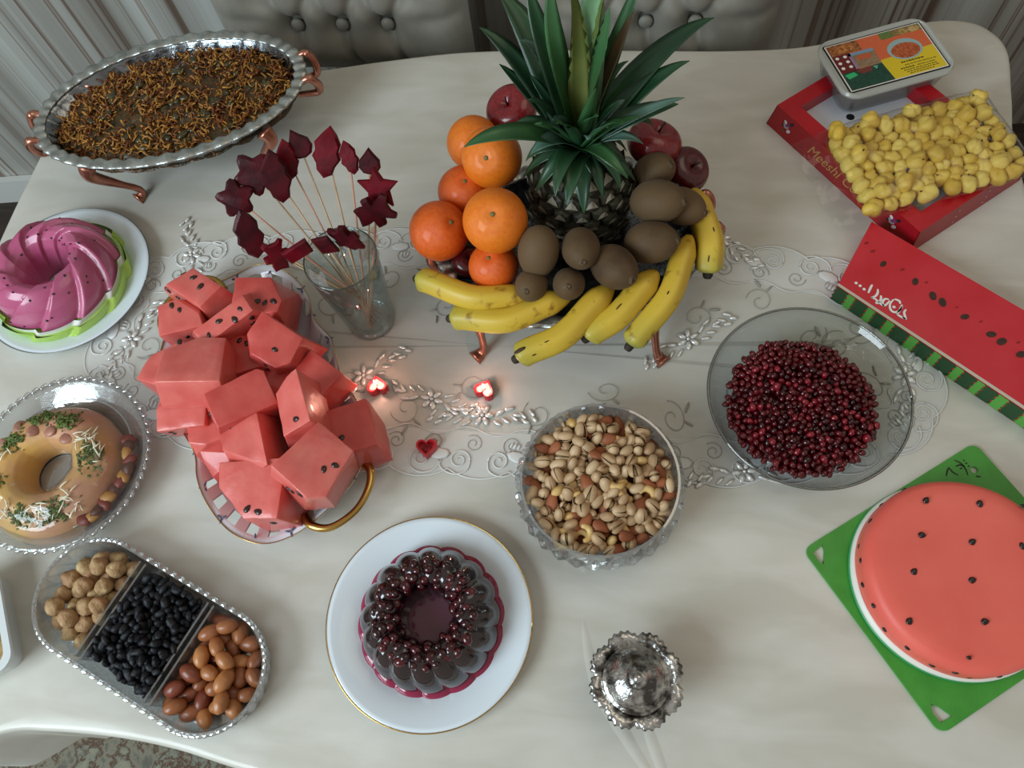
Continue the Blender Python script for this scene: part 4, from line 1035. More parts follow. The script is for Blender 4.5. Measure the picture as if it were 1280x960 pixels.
def banana_mat():
    m = bpy.data.materials.new('banana_peel'); m.use_nodes = True; nt = m.node_tree; b = nt.nodes['Principled BSDF']
    b.inputs['Roughness'].default_value = .45
    uv = nt.nodes.new('ShaderNodeAttribute'); uv.attribute_name = 'along'
    n = nt.nodes.new('ShaderNodeTexNoise'); n.inputs['Scale'].default_value = 55; n.inputs['Detail'].default_value = 3
    tc = nt.nodes.new('ShaderNodeTexCoord'); nt.links.new(tc.outputs['Object'], n.inputs['Vector'])
    r = nt.nodes.new('ShaderNodeValToRGB'); e = r.color_ramp.elements
    cols = [(0.0, (136, 140, 70)), (.16, (176, 162, 62)), (.4, (204, 174, 58)), (1.0, (198, 158, 48))]
    while len(e) < 4: e.new(.5)
    for i, (p, c) in enumerate(cols): e[i].position = p; e[i].color = lin(c) + (1,)
    nt.links.new(uv.outputs['Fac'], r.inputs[0])
    r2 = nt.nodes.new('ShaderNodeValToRGB'); r2.color_ramp.elements[0].position = .60; r2.color_ramp.elements[0].color = (1, 1, 1, 1)
    r2.color_ramp.elements[1].position = .74; r2.color_ramp.elements[1].color = lin((150, 110, 60)) + (1,)
    nt.links.new(n.outputs['Fac'], r2.inputs[0])
    mx = nt.nodes.new('ShaderNodeMix'); mx.data_type = 'RGBA'; mx.blend_type = 'MULTIPLY'; mx.inputs[0].default_value = .8
    nt.links.new(r.outputs[0], mx.inputs[6]); nt.links.new(r2.outputs[0], mx.inputs[7]); nt.links.new(mx.outputs[2], b.inputs['Base Color'])
    return m
M_ban = banana_mat()
M_bant = mat('dark_banana_end', (46, 38, 30), 0.7)
M_bspot = mat('brown_banana_bruise', (62, 42, 24), 0.6)
def banana(tip, mid, end, rad, lb, spots=()):
    P = catmull([tip, (Vector(tip) * .75 + Vector(mid) * .25) + Vector((0, 0, .003)), mid, (Vector(end) * .6 + Vector(mid) * .4) + Vector((0, 0, .001)), end], 7, False)
    c = Vector(mid); n = len(P); g = G(); k5 = 20; vs = []
    for i, p in enumerate(P):
        u = i / (n - 1); rr = rad * min(1.0, (.40 + 4.2 * u)) ** .8 * min(1.0, (.35 + 3.4 * (1 - u)))
        d = (P[min(i + 1, n - 1)] - P[max(i - 1, 0)]).normalized(); a = d.cross(Vector((0, 0, 1))).normalized(); b = a.cross(d)
        for k in range(k5):
            t = 2 * PI * k / k5; q = rr * (1 + .055 * math.cos(5 * t + .4)); vs.append(p + (a * math.cos(t) + b * math.sin(t)) * q - c)
    fs = [(i * k5 + k, i * k5 + (k + 1) % k5, (i + 1) * k5 + (k + 1) % k5, (i + 1) * k5 + k) for i in range(n - 1) for k in range(k5)]
    fs += [tuple(reversed(range(k5))), tuple((n - 1) * k5 + k for k in range(k5))]
    o = g.add(vs, fs).build('banana', M_ban, None, c)
    at_ = o.data.attributes.new('along', 'FLOAT', 'POINT'); at_.data.foreach_set('value', [i / (n - 1) for i in range(n) for k in range(k5)])
    tag(o, lb, 'banana', 'bananas laid over the fruit stand edge')
    d = (P[0] - P[1]).normalized()
    G().tube([P[0] - c - d * .003, P[0] - c + d * .006, P[0] - c + d * .009], [rad * .42, rad * .36, rad * .26], 8).build('dark_tip', M_bant, o)
    for (u, t, L, W) in spots:
        i = int(u * (n - 1)); p = P[i]; d = (P[i + 1] - P[i]).normalized(); a = d.cross(Vector((0, 0, 1))).normalized(); b = a.cross(d)
        nr = (a * math.cos(t) + b * math.sin(t)); pos = p + nr * rad * 1.0 - c
        M3 = Matrix((d, nr.cross(d), nr)).transposed()
        G().ball((0, 0, 0), (L, W, .0012), 8, 4).build('bruise', M_bspot, o, pos, M3.to_euler())
    return o
banana((-0.2531, 0.5482, 0.8600), (-0.1741, 0.5147, 0.8720), (-0.0914, 0.5219, 0.8650), .0165, 'banana nearest the tumbler, uppermost of the fan', [(.12, 1.9, .004, .001)])
banana((-0.2011, 0.4942, 0.8500), (-0.1272, 0.4868, 0.8620), (-0.0445, 0.5231, 0.8700), .0165, 'second banana of the fan from the tumbler', [])
banana((-0.1074, 0.4403, 0.8480), (-0.0498, 0.4674, 0.8620), (0.0095, 0.5385, 0.8720), .0175, 'third banana of the fan with a dark bruise near its tip', [(.2, 1.5, .009, .003), (.42, 1.3, .005, .0012), (.3, .7, .003, .001)])
banana((-0.0179, 0.4749, 0.8480), (0.0195, 0.4999, 0.8620), (0.0676, 0.5627, 0.8720), .0175, 'fourth banana of the fan, short and greenish', [(.55, 1.7, .006, .001)])
banana((0.0380, 0.4696, 0.8400), (0.0843, 0.5301, 0.8620), (0.1116, 0.6199, 0.8720), .0165, 'long slim banana of the fan over the stand leg', [(.5, 1.6, .003, .001)])
banana((0.1392, 0.5823, 0.8450), (0.1390, 0.6204, 0.8650), (0.1161, 0.6949, 0.8750), .0185, 'single banana hanging beside the copper handles', [(.55, 1.4, .004, .001), (.3, 1.7, .005, .0008)])

# pineapple
PX = Vector((-0.040, 0.688, T))
M_pcore = mat('pineapple_groove', (22, 20, 15), 0.7)
M_peye = mat('pineapple_eye', (44, 47, 34), 0.5, c2=(72, 68, 52), nscale=60, rnd=(58, 56, 42))
M_pbr = mat('dry_pineapple_bract', (176, 168, 150), 0.7, c2=(120, 112, 98), nscale=90)
pn = thing('pineapple', (PX.x, PX.y, T + .052), 'whole pineapple with spiky green crown standing in the fruit stand', 'pineapple')
PHt = 0.150
def prad(u): return 0.066 * (max(0.0, 1 - abs(2 * u - .92) ** 2.6 * .62)) ** .5 * (1 if u < .95 else .9)
G().lathe([(prad(k / 16) * .985, PHt * k / 16) for k in range(17)], 40, cap0=True, cap1=True).build('core', M_pcore, pn)
ey = G()
hexo = [(.0098 * math.cos(PI / 6 + PI / 3 * k), .0086 * math.sin(PI / 6 + PI / 3 * k), -.001) for k in range(6)]
hexm = [(.0086 * math.cos(PI / 6 + PI / 3 * k), .0074 * math.sin(PI / 6 + PI / 3 * k), .0028) for k in range(6)]
hexi = [(.0040 * math.cos(PI / 6 + PI / 3 * k), .0034 * math.sin(PI / 6 + PI / 3 * k), .0050) for k in range(6)]
ey.add(hexo + hexm + hexi, [(i, (i + 1) % 6, 6 + (i + 1) % 6, 6 + i) for i in range(6)] + [(6 + i, 6 + (i + 1) % 6, 12 + (i + 1) % 6, 12 + i) for i in range(6)] + [tuple(range(12, 18))])
ey.cm = 1
ey.add([(-.0062, -.003, .0048), (.0062, -.003, .0048), (.003, .003, .0062), (-.003, .003, .0062), (0, .008, .0092), (0, -.0005, .0070)], [(0, 1, 5), (0, 5, 3), (1, 2, 5), (3, 5, 4), (5, 2, 4)])
eym = ey.data('pineapple_eye', M_peye, M_pbr, smooth=False)
rows = 8
for j in range(rows):
    u = .06 + .86 * j / (rows - 1); n = 15 if .12 < u < .82 else 13
    for k in range(n):
        t = 2 * PI * (k + .5 * (j % 2)) / n; r = prad(u); du = .02
        sl = math.atan2((prad(min(1, u + du)) - prad(max(0, u - du))), 2 * du * PHt)
        nr = Vector((math.cos(t) * math.cos(sl), math.sin(t) * math.cos(sl), -math.sin(sl))); tg = Vector((-math.sin(t), math.cos(t), 0)); bt = nr.cross(tg)
        if bt.z < 0: bt = -bt; tg = -tg
        M3 = Matrix((tg, bt, nr)).transposed()
        link('eye', eym, pn, (r * .985 * math.cos(t), r * .985 * math.sin(t), PHt * u), M3.to_euler(), 1.36 + rng.uniform(-.06, .06))
M_lf = [mat('pineapple_leaf_green', (44, 84, 48), 0.4, c2=(60, 104, 60), nscale=16, coat=.15, stretch=(1, 1, .4)),
        mat('pineapple_leaf_dark', (28, 62, 38), 0.42, c2=(40, 76, 46), nscale=16, coat=.15),
        mat('pineapple_leaf_pale', (128, 168, 128), 0.4, c2=(96, 142, 96), nscale=14, coat=.15),
        mat('pineapple_leaf_olive', (86, 102, 48), 0.45, c2=(112, 116, 60), nscale=14),
        mat('pineapple_leaf_grey', (88, 116, 104), 0.4, c2=(66, 98, 82), nscale=20, coat=.2),
        mat('pineapple_leaf_brown', (104, 82, 54), 0.7, c2=(76, 66, 42), nscale=30)]
crown0 = Vector((0, 0, PHt))
def leaf(tip, w, m, bend=.03, basew=.8, base=None, droop=None):
    tip = Vector(tip); b0 = base or (crown0 + Vector((tip.x * .05, tip.y * .05, .004 + .012 * rng.random())))
    out = Vector((tip.x - b0.x, tip.y - b0.y, 0)); ol = out.length; out = out.normalized() if ol > 1e-4 else Vector((0, -1, 0))
    c1 = b0 + (tip - b0) * .35 + Vector((0, 0, bend)); c2 = b0 + (tip - b0) * .72 + Vector((0, 0, bend * 1.1))
    lat = Vector((out.y, -out.x, 0)) * rng.uniform(-.3, .3) * (tip - b0).length * .35; c1 += lat * .5; c2 += lat
    n = 14; vs = []; g = G()
    pts = [b0 * (1 - t) ** 3 + c1 * 3 * t * (1 - t) ** 2 + c2 * 3 * t * t * (1 - t) + tip * t ** 3 for t in [i / n for i in range(n + 1)]]
    for i, p in enumerate(pts):
        t = i / n; d = (pts[min(i + 1, n)] - pts[max(i - 1, 0)]).normalized()
        s = d.cross(Vector((0, 0, 1))); s = s.normalized() if s.length > .05 else Vector((out.y, -out.x, 0)).normalized() if ol > 1e-4 else Vector((1, 0, 0))
        if i and s.dot(ps) < 0: s = -s
        nn = s.cross(d).normalized()
        if i == 0: flip = nn.dot(Vector((0, 0, 1)) - out * .6) < 0
        if flip: nn = -nn
        ps = s
        ww = w * (basew + (1 - basew) * math.sin(min(1, t * 2.2) * PI / 2)) * (1 - t ** 2.4) ** .9 + .0004
        cup = ww * .38
        for (a, q, th) in ((-1, 1, 0), (-.5, .35, 0), (0, 0, 0), (.5, .35, 0), (1, 1, 0)): vs.append(p + s * ww * a + nn * cup * q)
        for (a, q) in ((.5, .35), (0, 0), (-.5, .35)): vs.append(p + s * ww * a + nn * (cup * q - .0014 * (1 - t * .6)))
    k8 = 8
    fs = [(i * k8 + k, i * k8 + (k + 1) % k8, (i + 1) * k8 + (k + 1) % k8, (i + 1) * k8 + k) for i in range(n) for k in range(k8)]
    return g.add(vs, fs).build('crown_leaf', M_lf[m], pn)
def LT(p): return (p[0] - PX.x, p[1] - PX.y, p[2] - T - .052)
for (p, w, m, bend) in (
 ((-0.1742, 0.6267, 1.0350), .0135, 0, .035), ((-0.1644, 0.7684, 1.0850), .0135, 1, .02), ((-0.1423, 0.8004, 1.1100), .019, 1, .02), ((-0.1402, 0.7400, 1.0550), .010, 1, .01),
 ((-0.1110, 0.7354, 1.0950), .0125, 4, .03), ((0.1162, 0.7868, 1.0800), .0155, 1, .02), ((0.0887, 0.7336, 1.0650), .0135, 1, .012), ((0.0847, 0.6911, 1.0500), .008, 4, .025),
 ((0.0790, 0.6957, 1.0350), .014, 1, .02), ((-0.0549, 0.7195, 1.2000), .011, 3, .0), ((-0.0262, 0.7430, 1.2000), .0175, 2, .0), ((-0.0008, 0.7242, 1.2000), .012, 3, .0),
 ((-0.0071, 0.6966, 1.1700), .014, 0, .005), ((0.0170, 0.7142, 1.1500), .010, 5, .01), ((0.0236, 0.7444, 1.1700), .012, 0, .005), ((-0.0687, 0.7208, 1.1900), .012, 0, .01), ((-0.0998, 0.7599, 1.1500), .013, 1, .02),
 ((-0.0183, 0.6454, 1.1100), .010, 0, .0), ((-0.0036, 0.6717, 1.0200), .009, 4, .02), ((-0.0727, 0.6838, 1.0200), .009, 4, .02), ((-0.0619, 0.6659, 1.0120), .008, 1, .02), ((-0.0273, 0.6599, 1.0120), .009, 4, .02)):
    leaf(LT(p), w * 1.38, m, bend)
rp = random.Random(17)
for k in range(26):      # short inner leaves and the skirt of leaves bent down over the shoulder
    a = 2 * PI * k / 26 + rp.uniform(-.25, .25)
    if k % 2: q = rp.uniform(.066, .080); leaf((q * math.cos(a), q * math.sin(a), PHt - .022 + rp.uniform(-.018, .014)), rp.uniform(.011, .015), 1, .026)
    else: q = rp.uniform(.06, .10); leaf((q * math.cos(a), q * math.sin(a), PHt + .025 + rp.uniform(-.015, .03)), rp.uniform(.011, .016), rp.choice((0, 1, 1, 4)), .03)
for k in range(16):
    a = 2 * PI * k / 16 + rp.uniform(-.15, .15); q = rp.uniform(.045, .085)
    leaf((q * math.cos(a), q * math.sin(a), PHt + rp.uniform(.07, .12)), .0105, rp.choice((0, 1, 4, 1)), .02)

# ------------------------------------------------------------------ heart candles
M_wax = mat('red_wax', (190, 34, 48), 0.35, sss=.4, sssr=(.006,), coat=.2)
M_waxl = mat('melted_wax_glow', (246, 176, 180), 0.15, sss=.6, sssr=(.008,), coat=.5)  # melted wax, paled in its colour to carry the flame's glow
M_wick = mat('charred_wick', (30, 24, 22), .9)
M_cup = mat('candle_cup_rim', (150, 20, 34), .3)
M_flame = mat('flame', (255, 220, 170), emit=(255, 214, 170), estr=22)
def heart(s, n=36):
    out = []
    for k in range(n):
        t = 2 * PI * k / n; out.append((s * 16 * math.sin(t) ** 3 / 17, s * (13 * math.cos(t) - 5 * math.cos(2 * t) - 2 * math.cos(3 * t) - math.cos(4 * t)) / 17))
    return out
def candle(loc, rz, lit, lb):
    t = thing('heart_candle', loc, lb, 'candle', None, rz)
    o_ = heart(.0155); i_ = heart(.0122); n = len(o_); H = .017; zi = .0135 if lit else .008
    vs = [(p[0], p[1], 0) for p in o_] + [(p[0], p[1], H - .001) for p in o_] + [(p[0] * .97, p[1] * .97, H) for p in o_] + [(p[0], p[1], H - .0005) for p in i_] + [(p[0] * .95, p[1] * .95, zi) for p in i_]
    fs = [(k * n + i, k * n + (i + 1) % n, (k + 1) * n + (i + 1) % n, (k + 1) * n + i) for k in range(4) for i in range(n)] + [tuple(reversed(range(n)))]
    G().add(vs, fs).build('shell', M_wax, t, sharp=50)
    G().prism([(p[0] * .96, p[1] * .96) for p in i_], zi - .003, zi).build('wax_pool', M_waxl if lit else M_wax, t, smooth=False)
    G().tube([(0, 0, zi), (0, .0004, zi + .0035), (.0006, .001, zi + .006)], .0007, 6).build('wick', M_wick, t)
    if lit:
        f = G().lathe([(0, 0), (.0014, .002), (.0021, .005), (.0015, .009), (.0006, .0125), (0, .015)], 12).build('flame', M_flame, t, (.0004, .0008, zi + .004))
        d = bpy.data.lights.new('candle_flame_light', 'POINT'); d.energy = .075; d.color = (1, .50, .38); d.shadow_soft_size = .004
        l = bpy.data.objects.new('candle_flame_light', d); col.objects.link(l); l.parent = t; l.location = (.0004, .0008, zi + .016)
    else:
        G().lathe([(.0045, zi), (.006, zi + .002), (.0045, zi + .0024), (.0035, zi)], 20).build('wick_cup', M_cup, t)
candle((-0.3178, 0.4285, 0.7500), R(195), True, 'lit pink heart candle beside the watermelon platter')
candle((-0.1614, 0.4300, 0.7500), R(160), True, 'lit pink heart candle in front of the fruit stand')
candle((-0.2333, 0.3386, 0.7500), R(6), False, 'unlit red heart candle on the lace edge')

# ------------------------------------------------------------------ nut bowl
NB = (0.005, 0.287, T)
nb = thing('crystal_nut_bowl', NB, 'round cut-crystal bowl full of mixed nuts', 'bowl')
n = 56; g = G(); vs = []
lv = [(.052, 0, 0), (.060, .004, 0), (.084, .014, 1), (.099, .032, 0), (.1045, .050, 1), (.1025, .070, 0), (.0985, .085, 0), (.0955, .085, 0), (.094, .070, 0), (.091, .052, 0), (.080, .030, 0), (.062, .012, 0), (.040, .007, 0)]
for k, (r, z, odd) in enumerate(lv):
    for i in range(n):
        t = 2 * PI * i / n; q = r * ((1.035 if (i + odd) % 2 else .985) if 1 < k < 6 else 1); vs.append((q * math.cos(t), q * math.sin(t), z))
fs = [(k * n + i, k * n + (i + 1) % n, (k + 1) * n + (i + 1) % n, (k + 1) * n + i) for k in range(len(lv) - 1) for i in range(n)] + [tuple(reversed(range(n))), tuple(range((len(lv) - 1) * n, len(lv) * n))]
g.add(vs, fs).build('body', M_crys, nb, smooth=False)
std = G().ball((0, 0, 0), (.0055, .0055, .0036), 6, 4).data('cut_stud', M_crys, smooth=False)
for row, (r, z) in enumerate(((.1035, .046), (.092, .022), (.1035, .062))):
    for k in range(28):
        t = 2 * PI * (k + .5 * (row % 2)) / 28; link('cut_stud', std, nb, (r * math.cos(t), r * math.sin(t), z), (0, R(90), t))
M_shell = mat('pistachio_shell', (186, 152, 114), .5, c2=(154, 120, 86), nscale=90, rnd=(198, 170, 134), bump=.2, bscale=150)
M_kern = mat('pistachio_kernel', (150, 120, 80), .6, c2=(112, 92, 54), nscale=90)
M_alm = mat('almond_skin', (140, 78, 46), .6, c2=(112, 58, 34), nscale=60, rnd=(158, 92, 56), bump=.4, bscale=150, stretch=(1, 4, 4))
M_cash = mat('roasted_cashew', (216, 184, 122), .45, c2=(196, 156, 92), nscale=60)
def shell_half(g, sgn, opn):
    def fn(u, v):
        a = -PI / 2 + PI * u; b = PI * v
        x = .0093 * math.sin(a); r = .0060 * math.cos(a) ** .85 if abs(math.cos(a)) > 1e-6 else 0
        y = r * math.cos(b); z = r * math.sin(b) * sgn
        an = sgn * opn * (x + .0093) / .0186
        return (x, y, z + an * .5 * .0186)
    g.surf(fn, 10, 8)
pis = []
for opn in (.16, .06, .26):
    g = G(); shell_half(g, 1, opn); shell_half(g, -1, opn); g.cm = 1; g.ball((0.001, 0, 0), (.0078, .0046, .0046), 8, 6)
    pis.append(g.data('pistachio', M_shell, M_kern))
almd = G().ball((0, 0, 0), (.0118, .0070, .0042), 12, 8, None, lambda p: Vector((p.x, p.y * (1 - 30 * p.x), p.z))).data('almond', M_alm)
cs = [(.009 * math.cos(R(a)), .009 * math.sin(R(a)), 0) for a in range(-100, 101, 25)]
cshw = G().tube(cs, [.0022, .0036, .0044, .0047, .0046, .0044, .0042, .0036, .002], 8).data('cashew', M_cash)
pnut = G().ball((0, 0, 0), (.0082, .0052, .0052), 10, 7).data('hazel_kernel', M_cash)
def nb_bound(x, y, r):
    d = math.hypot(x, y); m = .0925 - r
    return (x * m / d, y * m / d) if d > m else (x, y)
P = settle(250, .0071, lambda x, y: .050 + .012 * (1 - (x * x + y * y) / .0086), nb_bound, 4, (.085, .085), .045, 150)
for i, p in enumerate(P):
    k = rng.random(); loc = (NB[0] + p[0], NB[1] + p[1], T + p[2])
    if k < .64: o = link('pistachio', pis[i % 3], None, loc, rrot(), rng.uniform(1.0, 1.25)); tag(o, 'pale split pistachio in its shell in the crystal nut bowl', 'pistachio', 'pistachios in the crystal bowl')
    elif k < .86: o = link('almond', almd, None, loc, (rng.uniform(-.6, .6), rng.uniform(-.6, .6), rng.uniform(0, 6)), rng.uniform(.95, 1.1)); tag(o, 'brown almond among the pistachios in the crystal nut bowl', 'almond', 'almonds in the crystal bowl')
    elif k < .94: o = link('cashew', cshw, None, loc, (rng.uniform(-.5, .5), rng.uniform(-.5, .5), rng.uniform(0, 6)), 1.0); tag(o, 'curved pale cashew among the pistachios in the crystal nut bowl', 'cashew', 'cashews in the crystal bowl')
    else: o = link('nut_kernel', pnut, None, loc, rrot(), 1.1); tag(o, 'round yellowish shelled kernel in the crystal nut bowl', 'nut', 'shelled kernels in the crystal bowl')
g = G(); rn = random.Random(2)
for i in range(240):
    z = rn.uniform(.018, .055); mr = .045 + (z - .01) * .85; r = min(.086, mr) * math.sqrt(rn.uniform(.55, 1)); t = rn.uniform(0, 6.28)
    g.cm = 0 if rn.random() < .7 else 1
    g.ball((r * math.cos(t), r * math.sin(t), z), (.0088, .006, .0056), 7, 5, Matrix.Rotation(rn.uniform(0, 6), 3, 'Z') @ Matrix.Rotation(rn.uniform(0, 3), 3, 'X'))
g.lathe([(0, .014), (.05, .016), (.078, .045), (.078, .053), (0, .062)], 32)
o = g.build('nut_underlayer', (M_shell, M_alm), None, NB); tag(o, 'lower layers of nuts seen within the crystal bowl wall', 'nuts', None, 'stuff')

# ------------------------------------------------------------------ silver sugar pot
M_sil2 = mat('engraved_silver', (206, 206, 204), .18, metal=1.0, c2=(92, 90, 88), nscale=70, nlo=.42, nhi=.62, bump=.5, bscale=150, bdist=.003)
SP = (0.056, 0.059, T)
sp_ = thing('silver_sugar_pot', SP, 'small engraved silver pot with petal rim and domed lid', 'sugar pot')
G().lathe([(0, .001), (.026, .001), (.030, .004), (.018, .012), (.020, .018), (.034, .030), (.040, .044), (.038, .054), (.0375, .058)], 48).build('body', M_sil2, sp_)
def petal_rim(u, v):
    t = v * 2 * PI; pet = abs(math.sin(t * 4)) ** .6
    r = .0365 + u * (.0115 + .006 * pet + .0012 * math.sin(t * 40)); z = .058 + .006 * math.sin(u * PI * .8) - .003 * u + .0035 * pet * u
    return (r * math.cos(t), r * math.sin(t), z)
pr_ = G().surf(petal_rim, 8, 240, cv=True).build('petal_rim', M_sil2, sp_)
so = pr_.modifiers.new('thick', 'SOLIDIFY'); so.thickness = .0012
lid = G().lathe([(.0375, .058), (.0385, .0605), (.037, .062), (.0345, .0625), (.033, .066), (.027, .074), (.018, .080), (.012, .0825), (.0115, .084), (.0085, .0865), (.006, .0875)], 48).build('lid', M_sil2, sp_)
G().ball((0, 0, .0905), (.0062, .0062, .0058), 16, 10).build('knob', mat('polished_silver', (190, 190, 190), .12, metal=1.0), lid)

# ------------------------------------------------------------------ bowl of pomegranate seeds
AB = (0.263, 0.414, T)
ab = thing('glass_bowl', AB, 'wide clear glass bowl holding loose pomegranate seeds', 'bowl')
M_bowl = glass('smoky_clear_bowl', (.88, .91, .91), 1.5, .03, extra=.03)
G().lathe([(0, .010), (.05, .010), (.075, .016), (.098, .034), (.113, .058), (.1225, .080), (.1245, .0815), (.1262, .080), (.1165, .056), (.101, .031), (.077, .012), (.05, .005), (.044, .003), (.044, 0), (0, 0)], 96).build('body', M_bowl, ab)
G().tube([(.1245 * math.cos(2 * PI * i / 96), .1245 * math.sin(2 * PI * i / 96), .0808) for i in range(97)], .0017, 8).build('rim', glass('grey_glass_rim', (.42, .46, .45), 1.5, .03, extra=.15), ab)
def ab_in(z): return .074 + (z - .012) * 1.05 if z < .05 else .11
def abf(x, y): 
    d = math.hypot(x, y); return max(.0125, .0125 + max(0, d - .066) * .75)
M_ar2 = mat('pomegranate_seed', (92, 6, 18), 0.14, c2=(116, 14, 28), nscale=150, rnd=(48, 2, 8), coat=.6, trans=.25, ior=1.36)
M_ar3 = mat('pink_pomegranate_seed', (140, 30, 44), 0.14, c2=(140, 18, 34), nscale=150, coat=.6, trans=.25, ior=1.36)
def arsh(p): return Vector((p.x, p.y * (1 - 40 * p.x), p.z * (1 - 40 * p.x)))
arm = [G().ball((0, 0, 0), (.0056, .0041, .0040), 8, 6, None, arsh).data('pomegranate_seed', m) for m in (M_ar2, M_ar2, M_ar2, M_ar2, M_ar3)]
def ahe(x, y):
    d2 = (x * x + y * y) / (.098 ** 2)
    return .034 + .020 * max(0, 1 - d2) ** .7
def ab_bound(x, y, r):
    d = math.hypot(x, y); m = .0985 - r
    return (x * m / d, y * m / d) if d > m else (x, y)
P = settle(470, .0046, ahe, ab_bound, 6, (.095, .095), .012, 70)
order = sorted(range(len(P)), key=lambda i: -P[i][2] + .12 * max(0, P[i][1]))
gs = G()
for q, i in enumerate(order):
    p = P[i]
    if q < 300:
        o = link('pomegranate_seed', arm[i % 5], None, (AB[0] + p[0], AB[1] + p[1], T + p[2]), rrot(), rng.uniform(.9, 1.15))
        tag(o, 'glossy ruby pomegranate seed on the heap in the glass bowl', 'pomegranate seed', 'loose pomegranate seeds in the glass bowl')
    else:
        gs.ball(p, (.0056, .0042, .0041), 7, 5, Matrix.Rotation(rn.uniform(0, 6), 3, 'Z') @ Matrix.Rotation(rn.uniform(0, 3), 3, 'X'))
for i in range(420):
    t = rn.uniform(0, 6.28); d = rn.uniform(.06, .096); z = abf(d, 0) + .0045 + rn.random() * max(0, ahe(d, 0) - abf(d, 0) - .006)
    gs.ball((d * math.cos(t), d * math.sin(t), z), (.0056, .0042, .0041), 7, 5, Matrix.Rotation(rn.uniform(0, 6), 3, 'Z') @ Matrix.Rotation(rn.uniform(0, 3), 3, 'X'))
gs.lathe([(0, .0105), (.06, .0108), (.085, .030), (.088, .036), (.06, .044), (0, .050)], 40)
o = gs.build('pomegranate_seed_bed', M_ar2, None, AB); tag(o, 'remaining pomegranate seeds filling the glass bowl below the top ones', 'pomegranate seeds', None, 'stuff')

# ------------------------------------------------------------------ cutting board and watermelon cake
BA = R(34.5)
def L2(p, o, a): 
    x, y = p[0] - o[0], p[1] - o[1]; return (x * math.cos(a) + y * math.sin(a), -x * math.sin(a) + y * math.cos(a))
BO = (0.264, 0.234, T)
bd = thing('cutting_board', BO, 'green plastic cutting board with cut-out corners under the melon cake', 'cutting board', None, BA)
M_grn = mat('green_plastic', (66, 150, 52), .4, c2=(58, 138, 46), nscale=30, bump=.15, bscale=300)
M_ink = mat('black_print', (18, 22, 16), .5)
bm = bmesh.new()
BW, BH = .275, -.245
def addloop(pts):
    v = [bm.verts.new((p[0], p[1], 0)) for p in pts]; return [bm.edges.new((v[i], v[(i + 1) % len(v)])) for i in range(len(v))]
oc = [(x + BW / 2, y + BH / 2) for (x, y) in rrect(BW, -BH, .012)]
ed = addloop(oc)
ed += addloop([(.008, -.010), (.024, -.008), (.021, -.015), (.010, -.028), (.0075, -.022)])
ed += addloop([(.008, BH + .010), (.0075, BH + .022), (.012, BH + .031), (.018, BH + .024), (.024, BH + .009)])
ed += addloop([(BW - .026 + .0045 * math.cos(k * PI / 8), -.028 + .0045 * math.sin(k * PI / 8)) for k in range(16)])
bmesh.ops.triangle_fill(bm, edges=ed, use_beauty=True)
ex_ = bmesh.ops.extrude_face_region(bm, geom=list(bm.faces))
for v in [e for e in ex_['geom'] if isinstance(e, bmesh.types.BMVert)]: v.co.z += .004
bmesh.ops.recalc_face_normals(bm, faces=bm.faces)
me = bpy.data.meshes.new('board'); bm.to_mesh(me); bm.free(); me.materials.append(M_grn); link('panel', me, bd)
def ink(name, pts, w, parent, z, m=None, rot=0):
    """flat printed stroke along pts"""
    P = [Vector((p[0], p[1], 0)) for p in pts]; vs = []
    for i, p in enumerate(P):
        d = (P[min(i + 1, len(P) - 1)] - P[max(i - 1, 0)]).normalized(); s = Vector((-d.y, d.x, 0)); ww = w * (.55 + .45 * math.sin(PI * (i + .5) / len(P)))
        vs += [p + s * ww, p - s * ww]
    vs = [(v.x, v.y, z) for v in vs]
    return G().add(vs, [(2 * i, 2 * i + 1, 2 * i + 3, 2 * i + 2) for i in range(len(P) - 1)]).build(name, m or M_ink, parent, smooth=False)
def bl(u): return L2(u, BO, BA)
for strk in [[(0.4622, 0.3637), (0.4695, 0.3598), (0.4743, 0.3524), (0.4760, 0.3439)], [(0.4629, 0.3550), (0.4682, 0.3575), (0.4738, 0.3557)], [(0.4539, 0.3534), (0.4579, 0.3471), (0.4642, 0.3432)], [(0.4493, 0.3412), (0.4512, 0.3478), (0.4537, 0.3523)], [(0.4731, 0.3643), (0.4749, 0.3633)], [(0.4756, 0.3612), (0.4772, 0.3591)], [(0.4779, 0.3570), (0.4797, 0.3560)], [(0.4856, 0.3434), (0.4913, 0.3427)], [(0.4674, 0.3520), (0.4705, 0.3533)]]:
    ink('printed_logo', catmull([bl(p) for p in strk], 4, False), .0011, bd, .0043)
CK = (0.434, 0.208, T)
ck = thing('watermelon_cake', (CK[0], CK[1], T + .004), 'round coral cake decorated as a watermelon slice with chocolate seeds', 'cake')
M_cake = mat('coral_fondant', (224, 96, 84), .48, c2=(232, 108, 94), nscale=10, sss=.1, bump=.12, bscale=60)
M_rind = mat('white_rind_band', (228, 228, 218), .4)
M_cgr = mat('green_cake_board', (60, 150, 96), .35)
CR = .1135
def cj(t, r, z, k): return r * (1 + .006 * math.sin(t * 3) + .003 * math.sin(t * 7)), z + (.0012 * math.sin(t * 2 + 1) * r / .11 if z > .03 else 0)
G().lathe([(0, .0), (.1175, .0), (.1185, .003), (.1175, .005), (0, .005)], 96).build('green_base', M_cgr, ck)
G().lathe([(.1, .005), (.1165, .005), (.1175, .007), (.117, .0135), (.113, .015)], 96).build('white_band', M_rind, ck)
ckm = G().lathe([(.113, .010), (CR, .014), (CR, .035), (CR - .001, .044), (CR - .004, .050), (CR - .010, .0535), (.09, .0548), (.05, .0555), (0, .0555)], 96, cj).build('fondant', M_cake, ck)
